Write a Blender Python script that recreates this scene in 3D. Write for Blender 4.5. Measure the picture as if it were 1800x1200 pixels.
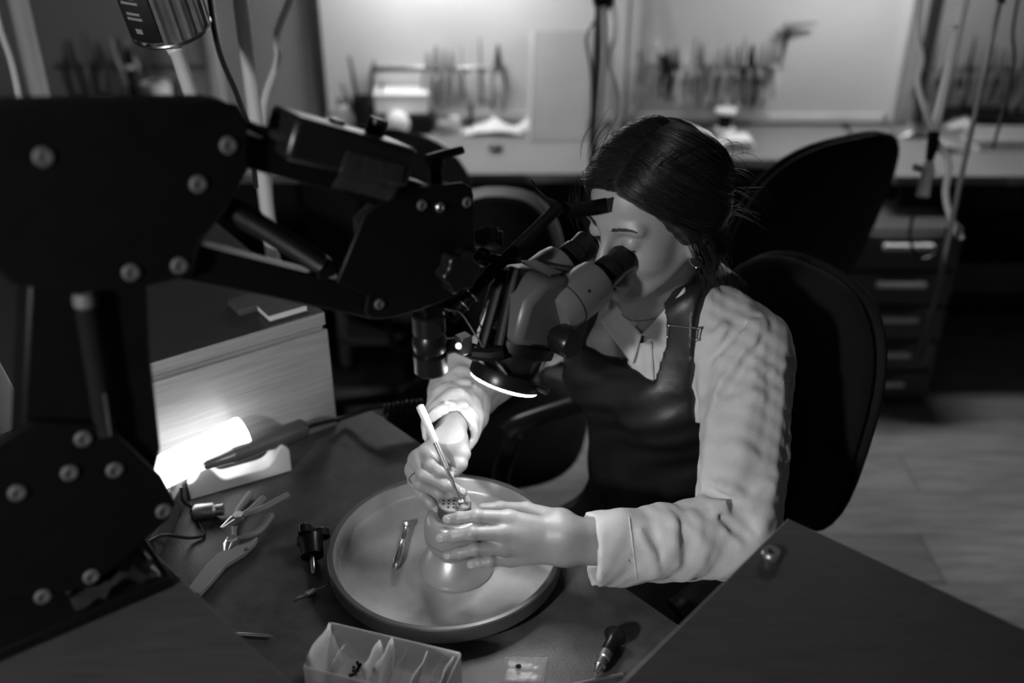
import bpy, math, random
import numpy as np
from mathutils import Vector, Matrix

random.seed(7); np.random.seed(7)
for o in list(bpy.data.objects): bpy.data.objects.remove(o)
scene = bpy.context.scene
col = scene.collection
R = math.radians

# ------------------------------------------------------------------ camera, world, light, exposure
CAM_Z, PITCH, FPX = 1.78, R(29.0), 1750.0
cam_d = bpy.data.cameras.new('camera'); cam = bpy.data.objects.new('camera', cam_d); col.objects.link(cam)
cam.location = (0, 0, CAM_Z); cam.rotation_euler = (R(90) - PITCH, 0, 0)
cam_d.sensor_width = 36.0; cam_d.lens = FPX / 1800 * 36.0
cam_d.dof.use_dof = True; cam_d.dof.focus_distance = 1.38; cam_d.dof.aperture_fstop = 1.75
cam_d.clip_start = .02
scene.camera = cam
world = bpy.data.worlds.new('world'); scene.world = world; world.use_nodes = True
world.node_tree.nodes['Background'].inputs[0].default_value = (1, 1, 1, 1)
world.node_tree.nodes['Background'].inputs[1].default_value = 0.0
vs = scene.view_settings
vs.view_transform = 'Standard'; vs.look = 'None'; vs.gamma = 1.0; vs.exposure = 0.0; vs.use_curve_mapping = False
TUBE_W, RING_W, BACK_W, ROOM_W, SIDE_W = 3.2, 62.0, 53.0, 500.0, 72.0     # emission strengths of the lamps the room has

# ------------------------------------------------------------------ geometry of the place
FW = np.array([0, math.cos(PITCH), -math.sin(PITCH)]); UPV = np.array([0, math.sin(PITCH), math.cos(PITCH)]); RT = np.array([1., 0, 0])
CP = np.array([0, 0, CAM_Z])
def ray(x, y): return FW + RT * (x - 900) / FPX + UPV * (600 - y) / FPX
def Zp(x, y, z): r = ray(x, y); return CP + r * (z - CAM_Z) / r[2]      # a sight line met with a level plane
def Yp(x, y, yy): r = ray(x, y); return CP + r * yy / r[1]              # ... with an upright plane parallel to the back wall
def Dp(x, y, d): return CP + ray(x, y) * d
TR = np.array([-.095, 1.10]); UU = np.array([-.743, -.669]); VV = np.array([-.669, .743])
TZ, WZ, WALLY = .80, 1.02, 3.45
def bf(u, v, z):                                                         # bench frame: u away from the sitter, v to her right
    q = TR + u * UU + v * VV; return np.array([q[0], q[1], z])

# ------------------------------------------------------------------ helpers
def npv(p): return np.array(p, dtype=float)
def unit(v): v = npv(v); return v / (np.linalg.norm(v) + 1e-12)
def frame(axis, hint=(0, 0, 1)):
    a = unit(axis); h = npv(hint)
    if abs(a @ unit(h)) > .97: h = npv((1, 0, 0)) if abs(a[0]) < .9 else npv((0, 1, 0))
    x = unit(np.cross(h, a)); y = np.cross(a, x); return x, y, a
class MB:
    def __init__(s): s.v = []; s.f = []
    def add(s, vs_, fs): n = len(s.v); s.v += [tuple(map(float, q)) for q in vs_]; s.f += [tuple(i + n for i in f) for f in fs]; return s
    def box(s, c, size, ax=None):
        c = npv(c); X, Y, Z = ax if ax is not None else np.eye(3)
        vv = [c + X * sx * size[0] / 2 + Y * sy * size[1] / 2 + Z * sz * size[2] / 2 for sz in (-1, 1) for sy in (-1, 1) for sx in (-1, 1)]
        return s.add(vv, [(0, 2, 3, 1), (4, 5, 7, 6), (0, 1, 5, 4), (2, 6, 7, 3), (0, 4, 6, 2), (1, 3, 7, 5)])
    def tube(s, pts, r, n=10, cap=True, flat=None):
        pts = [npv(p) for p in pts]; m = len(pts)
        rs = list(r) if hasattr(r, '__len__') else [r] * m
        tang = [unit(pts[min(i + 1, m - 1)] - pts[max(i - 1, 0)]) for i in range(m)]
        x, y, _ = frame(tang[0]); vv = []
        for i in range(m):
            t = tang[i]; x = unit(x - t * (x @ t)); y = np.cross(t, x)
            for k in range(n):
                a = 2 * math.pi * k / n; vv.append(pts[i] + (x * math.cos(a) + y * math.sin(a) * (flat or 1)) * rs[i])
        fs = [(i * n + k, i * n + (k + 1) % n, (i + 1) * n + (k + 1) % n, (i + 1) * n + k) for i in range(m - 1) for k in range(n)]
        if cap: fs += [tuple(range(n - 1, -1, -1)), tuple((m - 1) * n + k for k in range(n))]
        return s.add(vv, fs)
    def cyl(s, a, b, r0, r1=None, n=24): return s.tube([a, b], [r0, r0 if r1 is None else r1], n)
    def lathe(s, o, axis, prof, n=40, cap=True):                         # prof: (radius, height) pairs
        o = npv(o); x, y, a = frame(axis); vv = []
        for r, h in prof:
            for k in range(n):
                t = 2 * math.pi * k / n; vv.append(o + a * h + (x * math.cos(t) + y * math.sin(t)) * r)
        m = len(prof); fs = [(i * n + k, i * n + (k + 1) % n, (i + 1) * n + (k + 1) % n, (i + 1) * n + k) for i in range(m - 1) for k in range(n)]
        if cap: fs += [tuple(range(n - 1, -1, -1)), tuple((m - 1) * n + k for k in range(n))]
        return s.add(vv, fs)
    def prism(s, poly, ext):
        p = [npv(q) for q in poly]; e = npv(ext); n = len(p)
        nrm = sum(np.cross(p[i], p[(i + 1) % n]) for i in range(n))
        if nrm @ e < 0: p = p[::-1]
        return s.add(p + [q + e for q in p], [tuple(range(n - 1, -1, -1)), tuple(range(n, 2 * n))] + [(i, (i + 1) % n, n + (i + 1) % n, n + i) for i in range(n)])
    def ball(s, c, r, n=16, ax=None):
        c = npv(c); r = npv(r) if hasattr(r, '__len__') else np.full(3, r); X, Y, Z = ax if ax is not None else np.eye(3); vv = []; m = n // 2
        for i in range(1, m):
            for k in range(n):
                t, f = math.pi * i / m, 2 * math.pi * k / n
                vv.append(c + X * r[0] * math.sin(t) * math.cos(f) + Y * r[1] * math.sin(t) * math.sin(f) + Z * r[2] * math.cos(t))
        vv += [c + Z * r[2], c - Z * r[2]]; N = len(vv)
        fs = [(i * n + k, (i + 1) * n + k, (i + 1) * n + (k + 1) % n, i * n + (k + 1) % n) for i in range(m - 2) for k in range(n)]
        fs += [(N - 2, k, (k + 1) % n) for k in range(n)] + [(N - 1, (m - 2) * n + (k + 1) % n, (m - 2) * n + k) for k in range(n)]
        return s.add(vv, fs)
    def torus(s, c, axis, R_, r, n=28, m=8):
        x, y, a = frame(axis); c = npv(c); vv = []
        for i in range(n):
            t = 2 * math.pi * i / n; d = x * math.cos(t) + y * math.sin(t)
            for k in range(m):
                f = 2 * math.pi * k / m; vv.append(c + d * (R_ + r * math.cos(f)) + a * r * math.sin(f))
        return s.add(vv, [(i * m + k, ((i + 1) % n) * m + k, ((i + 1) % n) * m + (k + 1) % m, i * m + (k + 1) % m) for i in range(n) for k in range(m)])
    def grid(s, P):                                                      # P[i][j] points
        a, b = len(P), len(P[0])
        return s.add([q for row in P for q in row], [(i * b + j, i * b + j + 1, (i + 1) * b + j + 1, (i + 1) * b + j) for i in range(a - 1) for j in range(b - 1)])
LOC = {}
def obj(name, mb, mat, parent=None, bevel=0, solid=0, sharp=35, kind=None, subd=0):
    if isinstance(mb, MB): v, f = mb.v, mb.f
    else: v, f = mb
    v = np.asarray(v, dtype=float); lo, hi = v.min(0), v.max(0)
    o0 = np.array([(lo[0] + hi[0]) / 2, (lo[1] + hi[1]) / 2, lo[2]])
    me = bpy.data.meshes.new(name)
    if isinstance(f, np.ndarray):
        vv = (v - o0).astype(np.float32); me.vertices.add(len(vv)); me.vertices.foreach_set('co', vv.ravel())
        k = f.shape[1]; me.loops.add(f.size); me.loops.foreach_set('vertex_index', f.ravel().astype(np.int32))
        me.polygons.add(len(f)); me.polygons.foreach_set('loop_start', (np.arange(len(f)) * k).astype(np.int32)); me.update(calc_edges=True)
    else: me.from_pydata([tuple(q) for q in (v - o0)], [], f)
    me.validate()
    for m in (mat if isinstance(mat, (list, tuple)) else [mat]): me.materials.append(m)
    me.shade_smooth()
    if sharp: me.set_sharp_from_angle(angle=R(sharp))
    o = bpy.data.objects.new(name, me); col.objects.link(o); o.location = o0; LOC[o.name] = o0
    if bevel:
        b = o.modifiers.new('bevel', 'BEVEL'); b.width = bevel; b.segments = 2; b.limit_method = 'ANGLE'; b.angle_limit = R(40)
    if subd: o.modifiers.new('subd', 'SUBSURF').levels = subd; o.modifiers['subd'].render_levels = subd
    if solid: sm = o.modifiers.new('solid', 'SOLIDIFY'); sm.thickness = solid; sm.offset = 0
    if parent is not None: o.parent = parent; o.matrix_parent_inverse = Matrix.Translation(-Vector(LOC[parent.name]))
    if kind: o['kind'] = kind
    return o
def tag(o, label, cat, group=None):
    o['label'] = label; o['category'] = cat
    if group: o['group'] = group
    return o
def thing(name, label, cat, loc, group=None):
    o = bpy.data.objects.new(name, None); col.objects.link(o); o.empty_display_size = .05
    o.location = tuple(map(float, loc)); LOC[o.name] = npv(loc); return tag(o, label, cat, group)
def struct(o): o['kind'] = 'structure'; return o
def one(name, mb, mat, label, cat, group=None, **k): return tag(obj(name, mb, mat, None, **k), label, cat, group)
def inst(src, name, M, parent=None):                                    # copy sharing mesh data, placed by a matrix
    o = src.copy(); o.name = name; col.objects.link(o)
    for k in ('label', 'category', 'group', 'kind'):
        if k in o: del o[k]
    o.parent = parent; o.matrix_parent_inverse = Matrix.Translation(-Vector(LOC[parent.name])) if parent else Matrix()
    o.matrix_basis = M; LOC[o.name] = npv(M.translation); return o
def spline(pts, n=8):
    P = [npv(p) for p in pts]; P = [2 * P[0] - P[1]] + P + [2 * P[-1] - P[-2]]; out = []
    for i in range(1, len(P) - 2):
        for k in range(n):
            t = k / n; a, b, c, d = P[i - 1:i + 3]
            out.append(.5 * (2 * b + (c - a) * t + (2 * a - 5 * b + 4 * c - d) * t * t + (3 * b - a - 3 * c + d) * t ** 3))
    return out + [P[-2]]

# ------------------------------------------------------------------ materials (the photograph is black and white)
def mat(name, v, rough=.5, metal=0., var=0., scale=8., bump=0., bscale=200., stretch=(1, 1, 1), emit=0., trans=0., alpha=1., coat=0., sheen=0., coord='Object', spec=.5, sss=0.):
    m = bpy.data.materials.new(name); m.use_nodes = True; nt = m.node_tree; b = nt.nodes['Principled BSDF']
    b.inputs['Base Color'].default_value = (v, v, v, 1); b.inputs['Roughness'].default_value = rough; b.inputs['Metallic'].default_value = metal
    b.inputs['Specular IOR Level'].default_value = spec
    if coat: b.inputs['Coat Weight'].default_value = coat; b.inputs['Coat Roughness'].default_value = .15
    if sheen: b.inputs['Sheen Weight'].default_value = sheen
    if trans: b.inputs['Transmission Weight'].default_value = trans
    if alpha < 1: b.inputs['Alpha'].default_value = alpha
    if sss: b.inputs['Subsurface Weight'].default_value = sss; b.inputs['Subsurface Radius'].default_value = (.012, .006, .004); b.inputs['Subsurface Scale'].default_value = .4
    if emit: b.inputs['Emission Color'].default_value = (1, 1, 1, 1); b.inputs['Emission Strength'].default_value = emit
    if var or bump:
        tc = nt.nodes.new('ShaderNodeTexCoord'); mp = nt.nodes.new('ShaderNodeMapping'); nt.links.new(tc.outputs[coord], mp.inputs[0]); mp.inputs['Scale'].default_value = stretch
    if var:
        n = nt.nodes.new('ShaderNodeTexNoise'); n.inputs['Scale'].default_value = scale; n.inputs['Detail'].default_value = 6; n.inputs['Roughness'].default_value = .6
        nt.links.new(mp.outputs[0], n.inputs['Vector'])
        cr = nt.nodes.new('ShaderNodeValToRGB'); e = cr.color_ramp.elements
        lo, hi = max(v * (1 - var), 0), min(v * (1 + var), 1); e[0].position = .3; e[1].position = .7
        e[0].color = (lo, lo, lo, 1); e[1].color = (hi, hi, hi, 1)
        nt.links.new(n.outputs[0], cr.inputs[0]); nt.links.new(cr.outputs[0], b.inputs['Base Color'])
    if bump:
        n2 = nt.nodes.new('ShaderNodeTexNoise'); n2.inputs['Scale'].default_value = bscale; n2.inputs['Detail'].default_value = 4
        nt.links.new(mp.outputs[0], n2.inputs['Vector'])
        bp = nt.nodes.new('ShaderNodeBump'); bp.inputs['Strength'].default_value = bump; bp.inputs['Distance'].default_value = .002
        nt.links.new(n2.outputs[0], bp.inputs['Height']); nt.links.new(bp.outputs[0], b.inputs['Normal'])
    return m
M = dict(
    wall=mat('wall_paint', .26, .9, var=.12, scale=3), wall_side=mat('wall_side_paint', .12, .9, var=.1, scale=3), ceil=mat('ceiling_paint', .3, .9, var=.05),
    board=mat('board_laminate', .62, .45, var=.05, scale=2), board2=mat('board_laminate_grey', .50, .45, var=.06, scale=2), board3=mat('board_dark', .26, .6, var=.1, scale=3),
    frame_l=mat('frame_light', .55, .5, var=.04), frame_d=mat('frame_dark', .02, .5, var=.2),
    floor=mat('floor_board', .06, .6, var=.2), plank=mat('oak_plank', .33, .45, var=.34, scale=5, stretch=(1, 9, 1), bump=.15, bscale=60),
    plank2=mat('oak_plank_dark', .25, .45, var=.34, scale=4, stretch=(1, 9, 1), bump=.15, bscale=60),
    wood=mat('ash_veneer', .34, .32, var=.16, scale=7, stretch=(1.4, 1.4, 26), bump=.05, bscale=80),
    woodtop=mat('dark_veneer', .042, .42, var=.25, scale=14, stretch=(1, 12, 1), bump=.06, bscale=120),
    bench=mat('bench_laminate', .072, .38, var=.35, scale=26, bump=.25, bscale=500),
    desk=mat('desk_laminate', .20, .4, var=.08, scale=5), black=mat('black_metal', .004, .45, var=.2, scale=30, bump=.05, bscale=400, spec=.2),
    blackm=mat('black_matt', .007, .75, var=.2, scale=30, spec=.25), plastic=mat('black_plastic', .009, .3, var=.15, scale=30, spec=.4), rubber=mat('black_rubber', .016, .6, var=.2, scale=40),
    fabric=mat('black_fabric', .008, .95, var=.2, scale=60, bump=.4, bscale=700, sheen=.06, spec=.2), steel=mat('steel', .62, .25, 1., var=.1, scale=40), brush=mat('brushed_steel', .48, .38, 1., var=.15, scale=30, bump=.08, bscale=300),
    screw=mat('screw_zinc', .075, .6, .0, var=.2, scale=60), scope=mat('scope_enamel', .10, .35, var=.05, scale=10, bump=.05, bscale=500), scope2=mat('scope_enamel_light', .13, .35, var=.05, scale=10, bump=.05, bscale=500),
    white=mat('white_plastic', .80, .4, var=.03), offw=mat('pale_plastic', .60, .45, var=.05), grey=mat('grey_plastic', .30, .45, var=.06), dgrey=mat('dark_grey', .08, .5, var=.1),
    paper=mat('paper', .75, .8, var=.05, scale=12), tray=mat('tray_tin', .46, .36, .35, var=.28, scale=9, bump=.1, bscale=60), trayrim=mat('tray_rim', .19, .35, .6, var=.1, scale=20),
    skin=mat('skin', .32, .42, var=.06, scale=40, bump=.12, bscale=350, sss=.12), lip=mat('lip', .19, .35, var=.08, scale=80), nail=mat('nail', .40, .2, var=.03),
    hair=mat('dark_hair', .016, .34, var=.4, scale=60), brow=mat('brow_hair', .02, .6, var=.2, scale=60),
    shirt=mat('linen_shirt', .60, .9, var=.07, scale=25, bump=.35, bscale=520, sheen=.1), apron=mat('black_apron', .014, .42, var=.25, scale=12, bump=.25, bscale=90), trousers=mat('dark_trousers', .02, .9, var=.2),
    vise=mat('vise_brass', .36, .32, .35, var=.08, scale=30), visein=mat('vise_dark', .10, .4, .5, var=.2, scale=50), film=mat('clear_film', .04, .08, alpha=.40, var=.02), bag=mat('zip_bag', .7, .15, alpha=.13, var=.02),
    clear=mat('frosted_box', .92, .3, alpha=.40, var=.03), glass=mat('lens_glass', .02, .05, coat=1., var=.1), stone=mat('clear_stone', .9, .05, trans=.6, var=.02), cable=mat('black_cable', .015, .4, var=.1),
    hose=mat('white_hose', .86, .5, var=.04), rib=mat('ribbed_sheath', .34, .4, .4, var=.1, scale=20), motor=mat('motor_steel', .30, .35, .8, var=.15, scale=40), lab=mat('dark_label', .03, .5, var=.1), sole=mat('shoe', .02, .6, var=.1),
    tube_e=mat('lamp_tube', .9, .4, emit=TUBE_W), ring_e=mat('ring_leds', .9, .4, emit=RING_W), back_e=mat('bench_lamp_diffuser', .9, .4, emit=BACK_W), room_e=mat('floor_lamp_diffuser', .9, .4, emit=ROOM_W), side_e=mat('side_lamp_diffuser', .9, .4, emit=SIDE_W),
)

# ------------------------------------------------------------------ implicit surfaces for the figure (naive surface nets)
def smin(a, b, k): h = np.clip(.5 + .5 * (b - a) / k, 0, 1); return b + (a - b) * h - k * h * (1 - h)
def smax(a, b, k): return -smin(-a, -b, k)
def s_cone(X, Y, Z, a, b, ra, rb):
    a = npv(a); d = npv(b) - a; L2 = d @ d + 1e-12
    px, py, pz = X - a[0], Y - a[1], Z - a[2]; t = np.clip((px * d[0] + py * d[1] + pz * d[2]) / L2, 0, 1)
    return np.sqrt((px - d[0] * t) ** 2 + (py - d[1] * t) ** 2 + (pz - d[2] * t) ** 2) - (ra + (rb - ra) * t)
def s_ell(X, Y, Z, c, r, ax=None):
    px, py, pz = X - c[0], Y - c[1], Z - c[2]
    if ax is not None: px, py, pz = [px * A[0] + py * A[1] + pz * A[2] for A in ax]
    k0 = np.sqrt((px / r[0]) ** 2 + (py / r[1]) ** 2 + (pz / r[2]) ** 2); k1 = np.sqrt((px / r[0] ** 2) ** 2 + (py / r[1] ** 2) ** 2 + (pz / r[2] ** 2) ** 2)
    return k0 * (k0 - 1) / (k1 + 1e-9)
def nets(fn, lo, hi, h):
    lo, hi = npv(lo), npv(hi); n = np.ceil((hi - lo) / h).astype(int) + 1
    ax = [(lo[i] + h * np.arange(n[i])).astype(np.float32) for i in range(3)]
    X, Y, Z = np.meshgrid(*ax, indexing='ij', sparse=False); S = fn(X, Y, Z).astype(np.float32); del X, Y, Z
    S[0], S[-1] = np.maximum(S[0], h), np.maximum(S[-1], h); S[:, 0], S[:, -1] = np.maximum(S[:, 0], h), np.maximum(S[:, -1], h); S[:, :, 0], S[:, :, -1] = np.maximum(S[:, :, 0], h), np.maximum(S[:, :, -1], h)
    I = S < 0; a, b, c = S.shape
    cnt = sum(I[i:a - 1 + i, j:b - 1 + j, k:c - 1 + k].astype(np.int8) for i in (0, 1) for j in (0, 1) for k in (0, 1))
    cells = np.argwhere((cnt > 0) & (cnt < 8)); idx = np.full((a - 1, b - 1, c - 1), -1, np.int64); idx[tuple(cells.T)] = np.arange(len(cells))
    acc = np.zeros((len(cells), 3)); num = np.zeros(len(cells))
    for d in range(3):
        for p in (0, 1):
            for q in (0, 1):
                o0 = np.zeros(3, int); oth = [i for i in range(3) if i != d]; o0[oth[0]] = p; o0[oth[1]] = q; o1 = o0.copy(); o1[d] = 1
                s0 = S[tuple((cells + o0).T)]; s1 = S[tuple((cells + o1).T)]; m = (s0 < 0) != (s1 < 0)
                t = np.where(m, s0 / np.where(m, s0 - s1, 1), 0); pt = np.tile(o0.astype(float), (len(cells), 1)); pt[:, d] += t
                acc += pt * m[:, None]; num += m
    V = lo + (cells + acc / num[:, None]) * h; quads = []
    for d in range(3):
        o1, o2 = (d + 1) % 3, (d + 2) % 3
        sl0 = [slice(None)] * 3; sl1 = [slice(None)] * 3; sl0[d] = slice(0, -1); sl1[d] = slice(1, None)
        A, B = I[tuple(sl0)], I[tuple(sl1)]
        for flip, mk in ((False, A & ~B), (True, ~A & B)):
            e = np.argwhere(mk); ok = (e[:, o1] > 0) & (e[:, o2] > 0) & (e[:, o1] < S.shape[o1] - 1) & (e[:, o2] < S.shape[o2] - 1); e = e[ok]
            def cell(s1, s2): f = e.copy(); f[:, o1] -= s1; f[:, o2] -= s2; return idx[tuple(f.T)]
            q = np.stack([cell(1, 1), cell(0, 1), cell(0, 0), cell(1, 0)], 1); quads.append(q[:, ::-1] if flip else q)
    return V, np.concatenate(quads)
def march(fn, x, y, d0=.9, d1=2.4, off=0.):                              # where a sight line meets the surface fn = off
    r = ray(x, y); t = d0
    for _ in range(160):
        p = CP + r * t; s = float(fn(*[np.array([q]) for q in p])[0]) - off
        if s < 2e-4 or t > d1: break
        t += s * .8
    return CP + r * t
def project(fn, P, off=0., it=6):
    P = np.array(P, dtype=float); e = 1e-3
    for _ in range(it):
        X, Y, Z = P.T; s = fn(X, Y, Z) - off
        g = np.stack([fn(X + e, Y, Z) - fn(X - e, Y, Z), fn(X, Y + e, Z) - fn(X, Y - e, Z), fn(X, Y, Z + e) - fn(X, Y, Z - e)], 1) / (2 * e)
        P -= (s / (np.sum(g * g, 1) + 1e-6))[:, None] * g
    return P

# ================================================================== the room
X0, X1, Y0, Y1, H = -2.5, 2.9, -1.3, WALLY, 2.7
floor = struct(obj('floor', MB().box(((X0 + X1) / 2, (Y0 + Y1) / 2, -.03), (X1 - X0, Y1 - Y0, .04)), M['floor']))
struct(obj('ceiling', MB().box(((X0 + X1) / 2, (Y0 + Y1) / 2, H + .03), (X1 - X0, Y1 - Y0, .06)), M['ceil']))
struct(obj('wall_back', MB().box(((X0 + X1) / 2, Y1 + .05, H / 2), (X1 - X0 + .2, .1, H)), M['wall']))
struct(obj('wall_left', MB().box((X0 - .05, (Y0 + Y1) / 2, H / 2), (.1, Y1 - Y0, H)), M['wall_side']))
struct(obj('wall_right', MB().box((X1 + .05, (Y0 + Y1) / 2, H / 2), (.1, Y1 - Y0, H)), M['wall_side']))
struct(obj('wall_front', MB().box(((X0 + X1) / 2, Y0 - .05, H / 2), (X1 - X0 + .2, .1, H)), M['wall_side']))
struct(obj('baseboard_back', MB().box(((X0 + X1) / 2, Y1 - .008, .04), (X1 - X0, .016, .08)), M['frame_d'], bevel=.003))
PL, PW = 1.2, .19
src = None; row = 0; y = Y0
while y < Y1 - .01:
    w = min(PW, Y1 - y); x = X0 - ((row * .47) % 1.0) * PL
    while x < X1:
        a, b = max(x, X0), min(x + PL, X1)
        if b - a > .02:
            if abs(b - a - PL) < 1e-6 and abs(w - PW) < 1e-6 and src is not None:
                o = inst(src, 'plank', Matrix.Translation(((a + b) / 2, y + w / 2, -.01)), floor)
                if random.random() < .4: o.material_slots[0].link = 'OBJECT'; o.material_slots[0].material = M['plank2']
            else:
                o = obj('plank', MB().box(((a + b) / 2, y + w / 2, -.005), (b - a - .003, w - .003, .01)), M['plank'], floor)
                if abs(b - a - PL) < 1e-6: src = o
        x += PL
    y += PW; row += 1

# boards on the back wall ------------------------------------------------------
def wallboard(name, px0, px1, zb, zt, m, label, fm, fl, fr):
    xa, xb = Yp(px0, 100, Y1)[0], Yp(px1, 100, Y1)[0]
    t = thing(name, label, 'board', ((xa + xb) / 2, Y1 - .02, zb))
    obj('panel', MB().box(((xa + xb) / 2, Y1 - .012, (zb + zt) / 2), (xb - xa, .016, zt - zb)), m, t)
    for xx, k, mm in ((xa, 'a', fl), (xb, 'b', fr)):
        if mm: obj('frame_side', MB().box((xx, Y1 - .016, (zb + zt) / 2), (.035, .03, zt - zb + .03)), mm, t, bevel=.003)
    for zz in (zb, zt): obj('frame_rail', MB().box(((xa + xb) / 2, Y1 - .016, zz), (xb - xa, .03, .03)), fm, t, bevel=.003)
    return xa, xb
wallboard('tool_board', -250, 378, .80, 1.62, M['board3'], 'dark tool board on the back wall behind the microscope arm', M['frame_d'], None, M['frame_l'])
wallboard('tool_board', 562, 1090, .78, 1.62, M['board'], 'bright white board behind the bench in the middle', M['frame_l'], M['frame_d'], M['frame_l'])
wallboard('tool_board', 1112, 1575, .775, 1.62, M['board2'], 'grey board with a light bottom rail right of the woman', M['frame_l'], M['board2'], M['frame_l'])
wallboard('tool_board', 1625, 2100, .80, 1.62, M['board3'], 'dark tool board on the back wall at the far right', M['frame_d'], M['frame_d'], None)

# desks along the wall ----------------------------------------------------------
def desk(xa, xb, yf, label, legs, z=.75, m='desk'):
    t = thing('wall_desk', label, 'desk', ((xa + xb) / 2, (yf + Y1) / 2, 0))
    obj('worktop', MB().box(((xa + xb) / 2, (yf + Y1 - .02) / 2, z - .015), (xb - xa - .004, Y1 - .02 - yf, .03)), M[m], t, bevel=.003)
    obj('front_apron', MB().box(((xa + xb) / 2, yf + .02, z - .07), (xb - xa - .06, .018, .08)), M['blackm'], t)
    for xx in legs: obj('side_panel', MB().box((xx, (yf + Y1) / 2 + .03, (z - .03) / 2), (.025, Y1 - yf - .12, z - .03)), M['blackm'], t)
    obj('back_panel', MB().box(((xa + xb) / 2, Y1 - .05, (z - .03) / 2 + .1), (xb - xa - .06, .016, z - .3)), M['blackm'], t)
desk(-2.0, -.64, 2.92, 'grey wall desk behind the microscope arm at the left', (-1.97, -.67))
desk(-.63, .37, 2.92, 'grey wall desk below the bright white board', (-.60, .34))
desk(.38, 1.16, 3.06, 'narrower grey wall desk below the grey board', (.41, .97))
desk(1.17, 2.5, 2.90, 'grey wall desk at the far right behind the hanging hoses', (1.41, 2.47))

# drawer unit -------------------------------------------------------------------
t = thing('drawer_unit', 'dark grey drawer unit with five pale bar handles under the right desk', 'drawers', (1.18, 2.97, 0))
ca, cb, cf = 1.0, 1.365, 2.77
obj('body', MB().box(((ca + cb) / 2, cf + .22, .32), (cb - ca, .40, .60)), M['dgrey'], t, bevel=.004)
for k, (za, zb) in enumerate(((.495, .61), (.375, .485), (.25, .365), (.14, .24), (.03, .13))):
    d = obj('drawer', MB().box(((ca + cb) / 2, cf + .01, (za + zb) / 2), (cb - ca - .012, .018, zb - za)), M['dgrey'], t, bevel=.003)
    obj('handle', MB().box((1.19, cf - .022, zb - .03), (.15, .018, .016)).box((1.13, cf - .007, zb - .03), (.01, .022, .01)).box((1.25, cf - .007, zb - .03), (.01, .022, .01)), M['white'], d, bevel=.002)

# pale shelf unit under the middle desk
t = thing('low_shelf', 'pale low shelf unit under the middle desk', 'shelf', (-.42, 3.13, 0))
for zz in (.12, .46): obj('shelf_board', MB().box((-.42, 3.13, zz), (.34, .28, .025)), M['offw'], t, bevel=.002)
for xx in (-.58, -.26): obj('shelf_side', MB().box((xx, 3.13, .33), (.03, .28, .62)), M['offw'], t, bevel=.002)
one('storage_box', MB().box((-.40, 3.12, .5345), (.16, .2, .12)), M['grey'], 'grey storage box on the pale low shelf', 'box', bevel=.006)

# tools on the boards -----------------------------------------------------------
def rack(px0, px1, py, label, yy=Y1 - .055, m='steel'):
    a, b = Yp(px0, py, yy), Yp(px1, py, yy); c = (a + b) / 2
    t = thing('tool_rack', label, 'tool rack', (c[0], yy, c[2] - .02))
    obj('rail', MB().box((c[0], yy, c[2]), (b[0] - a[0], .012, .02)), M[m], t, bevel=.003)
    for q in (a, b): obj('bracket', MB().box((q[0], yy + .016, c[2]), (.012, .035, .02)), M['brush'], t)
def plier_mesh(c, s, mh, lean):
    mb = MB(); c = npv(c)
    for k in (-1, 1): mb.tube(spline([c + npv((k * .006, -.004, .02)) * s, c + npv((k * .02, -.006, -.03)) * s, c + npv((k * .022 + lean, -.006, -.075)) * s, c + npv((k * .014 + lean, -.004, -.12)) * s], 4), [.0075 * s] * 13, 8)
    mb.tube([c + npv((0, 0, .015)) * s, c + npv((0, 0, .035)) * s, c + npv((0, 0, .075)) * s], [.014 * s, .012 * s, .004 * s], 8)
    return mb
def file_mesh(c, s, lean):
    c = npv(c); mb = MB()
    mb.tube([c + npv((lean, 0, -.11)) * s, c + npv((lean, 0, -.09)) * s, c + npv((0, 0, -.03)) * s, c + npv((0, 0, .0)) * s], [.007 * s, .011 * s, .010 * s, .007 * s], 8)
    return mb.tube([c, c + npv((0, 0, .06)) * s, c + npv((-lean * .3, 0, .10)) * s], [.004 * s, .004 * s, .0015 * s], 6)
ORD = 'first second third fourth fifth sixth seventh eighth ninth tenth eleventh twelfth thirteenth fourteenth fifteenth'.split()
def rack_tools(px0, px1, py, n, group, labp, labf, yy, mats, s0=1.):
    for k in range(n):
        q = Yp(px0 + (px1 - px0) * (k + .5) / n + random.uniform(-3, 3), py, yy - .022 * (k % 2)); s = s0 * random.uniform(.8, 1.15); ln = random.uniform(-.008, .008)
        if random.random() < .6: one('hanging_pliers', plier_mesh(q, s, None, ln), M[random.choice(mats)], ORD[k] + ' tool from the left, ' + labp, 'pliers', group)
        else: one('hanging_file', file_mesh(q, s, ln), M[random.choice(mats)], ORD[k] + ' tool from the left, ' + labf, 'file', group)
rack(655, 885, 122, 'thin pale tool rail on the bright white board')
rack_tools(742, 885, 124, 9, 'tools on the middle rail', 'small pliers hanging on the rail of the bright white board', 'small file hanging on the rail of the bright white board', Y1 - .075, ['offw', 'grey', 'grey', 'blackm', 'steel'])
rack(1145, 1372, 118, 'tool rail on the grey board right of the woman')
rack_tools(1150, 1372, 120, 15, 'tools on the grey board', 'pliers hanging on the rail of the grey board', 'file hanging on the rail of the grey board', Y1 - .075, ['offw', 'grey', 'grey', 'dgrey', 'steel', 'blackm'])
rack(1640, 1830, 122, 'dark tool rail at the far right', m='dgrey')
rack_tools(1630, 1830, 122, 12, 'tools on the far right board', 'dark pliers hanging on the far right board', 'dark file hanging on the far right board', Y1 - .075, ['dgrey', 'blackm', 'motor'], 1.05)
rack(100, 365, 118, 'dim tool rail on the left board behind the arm', m='dgrey')
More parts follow.
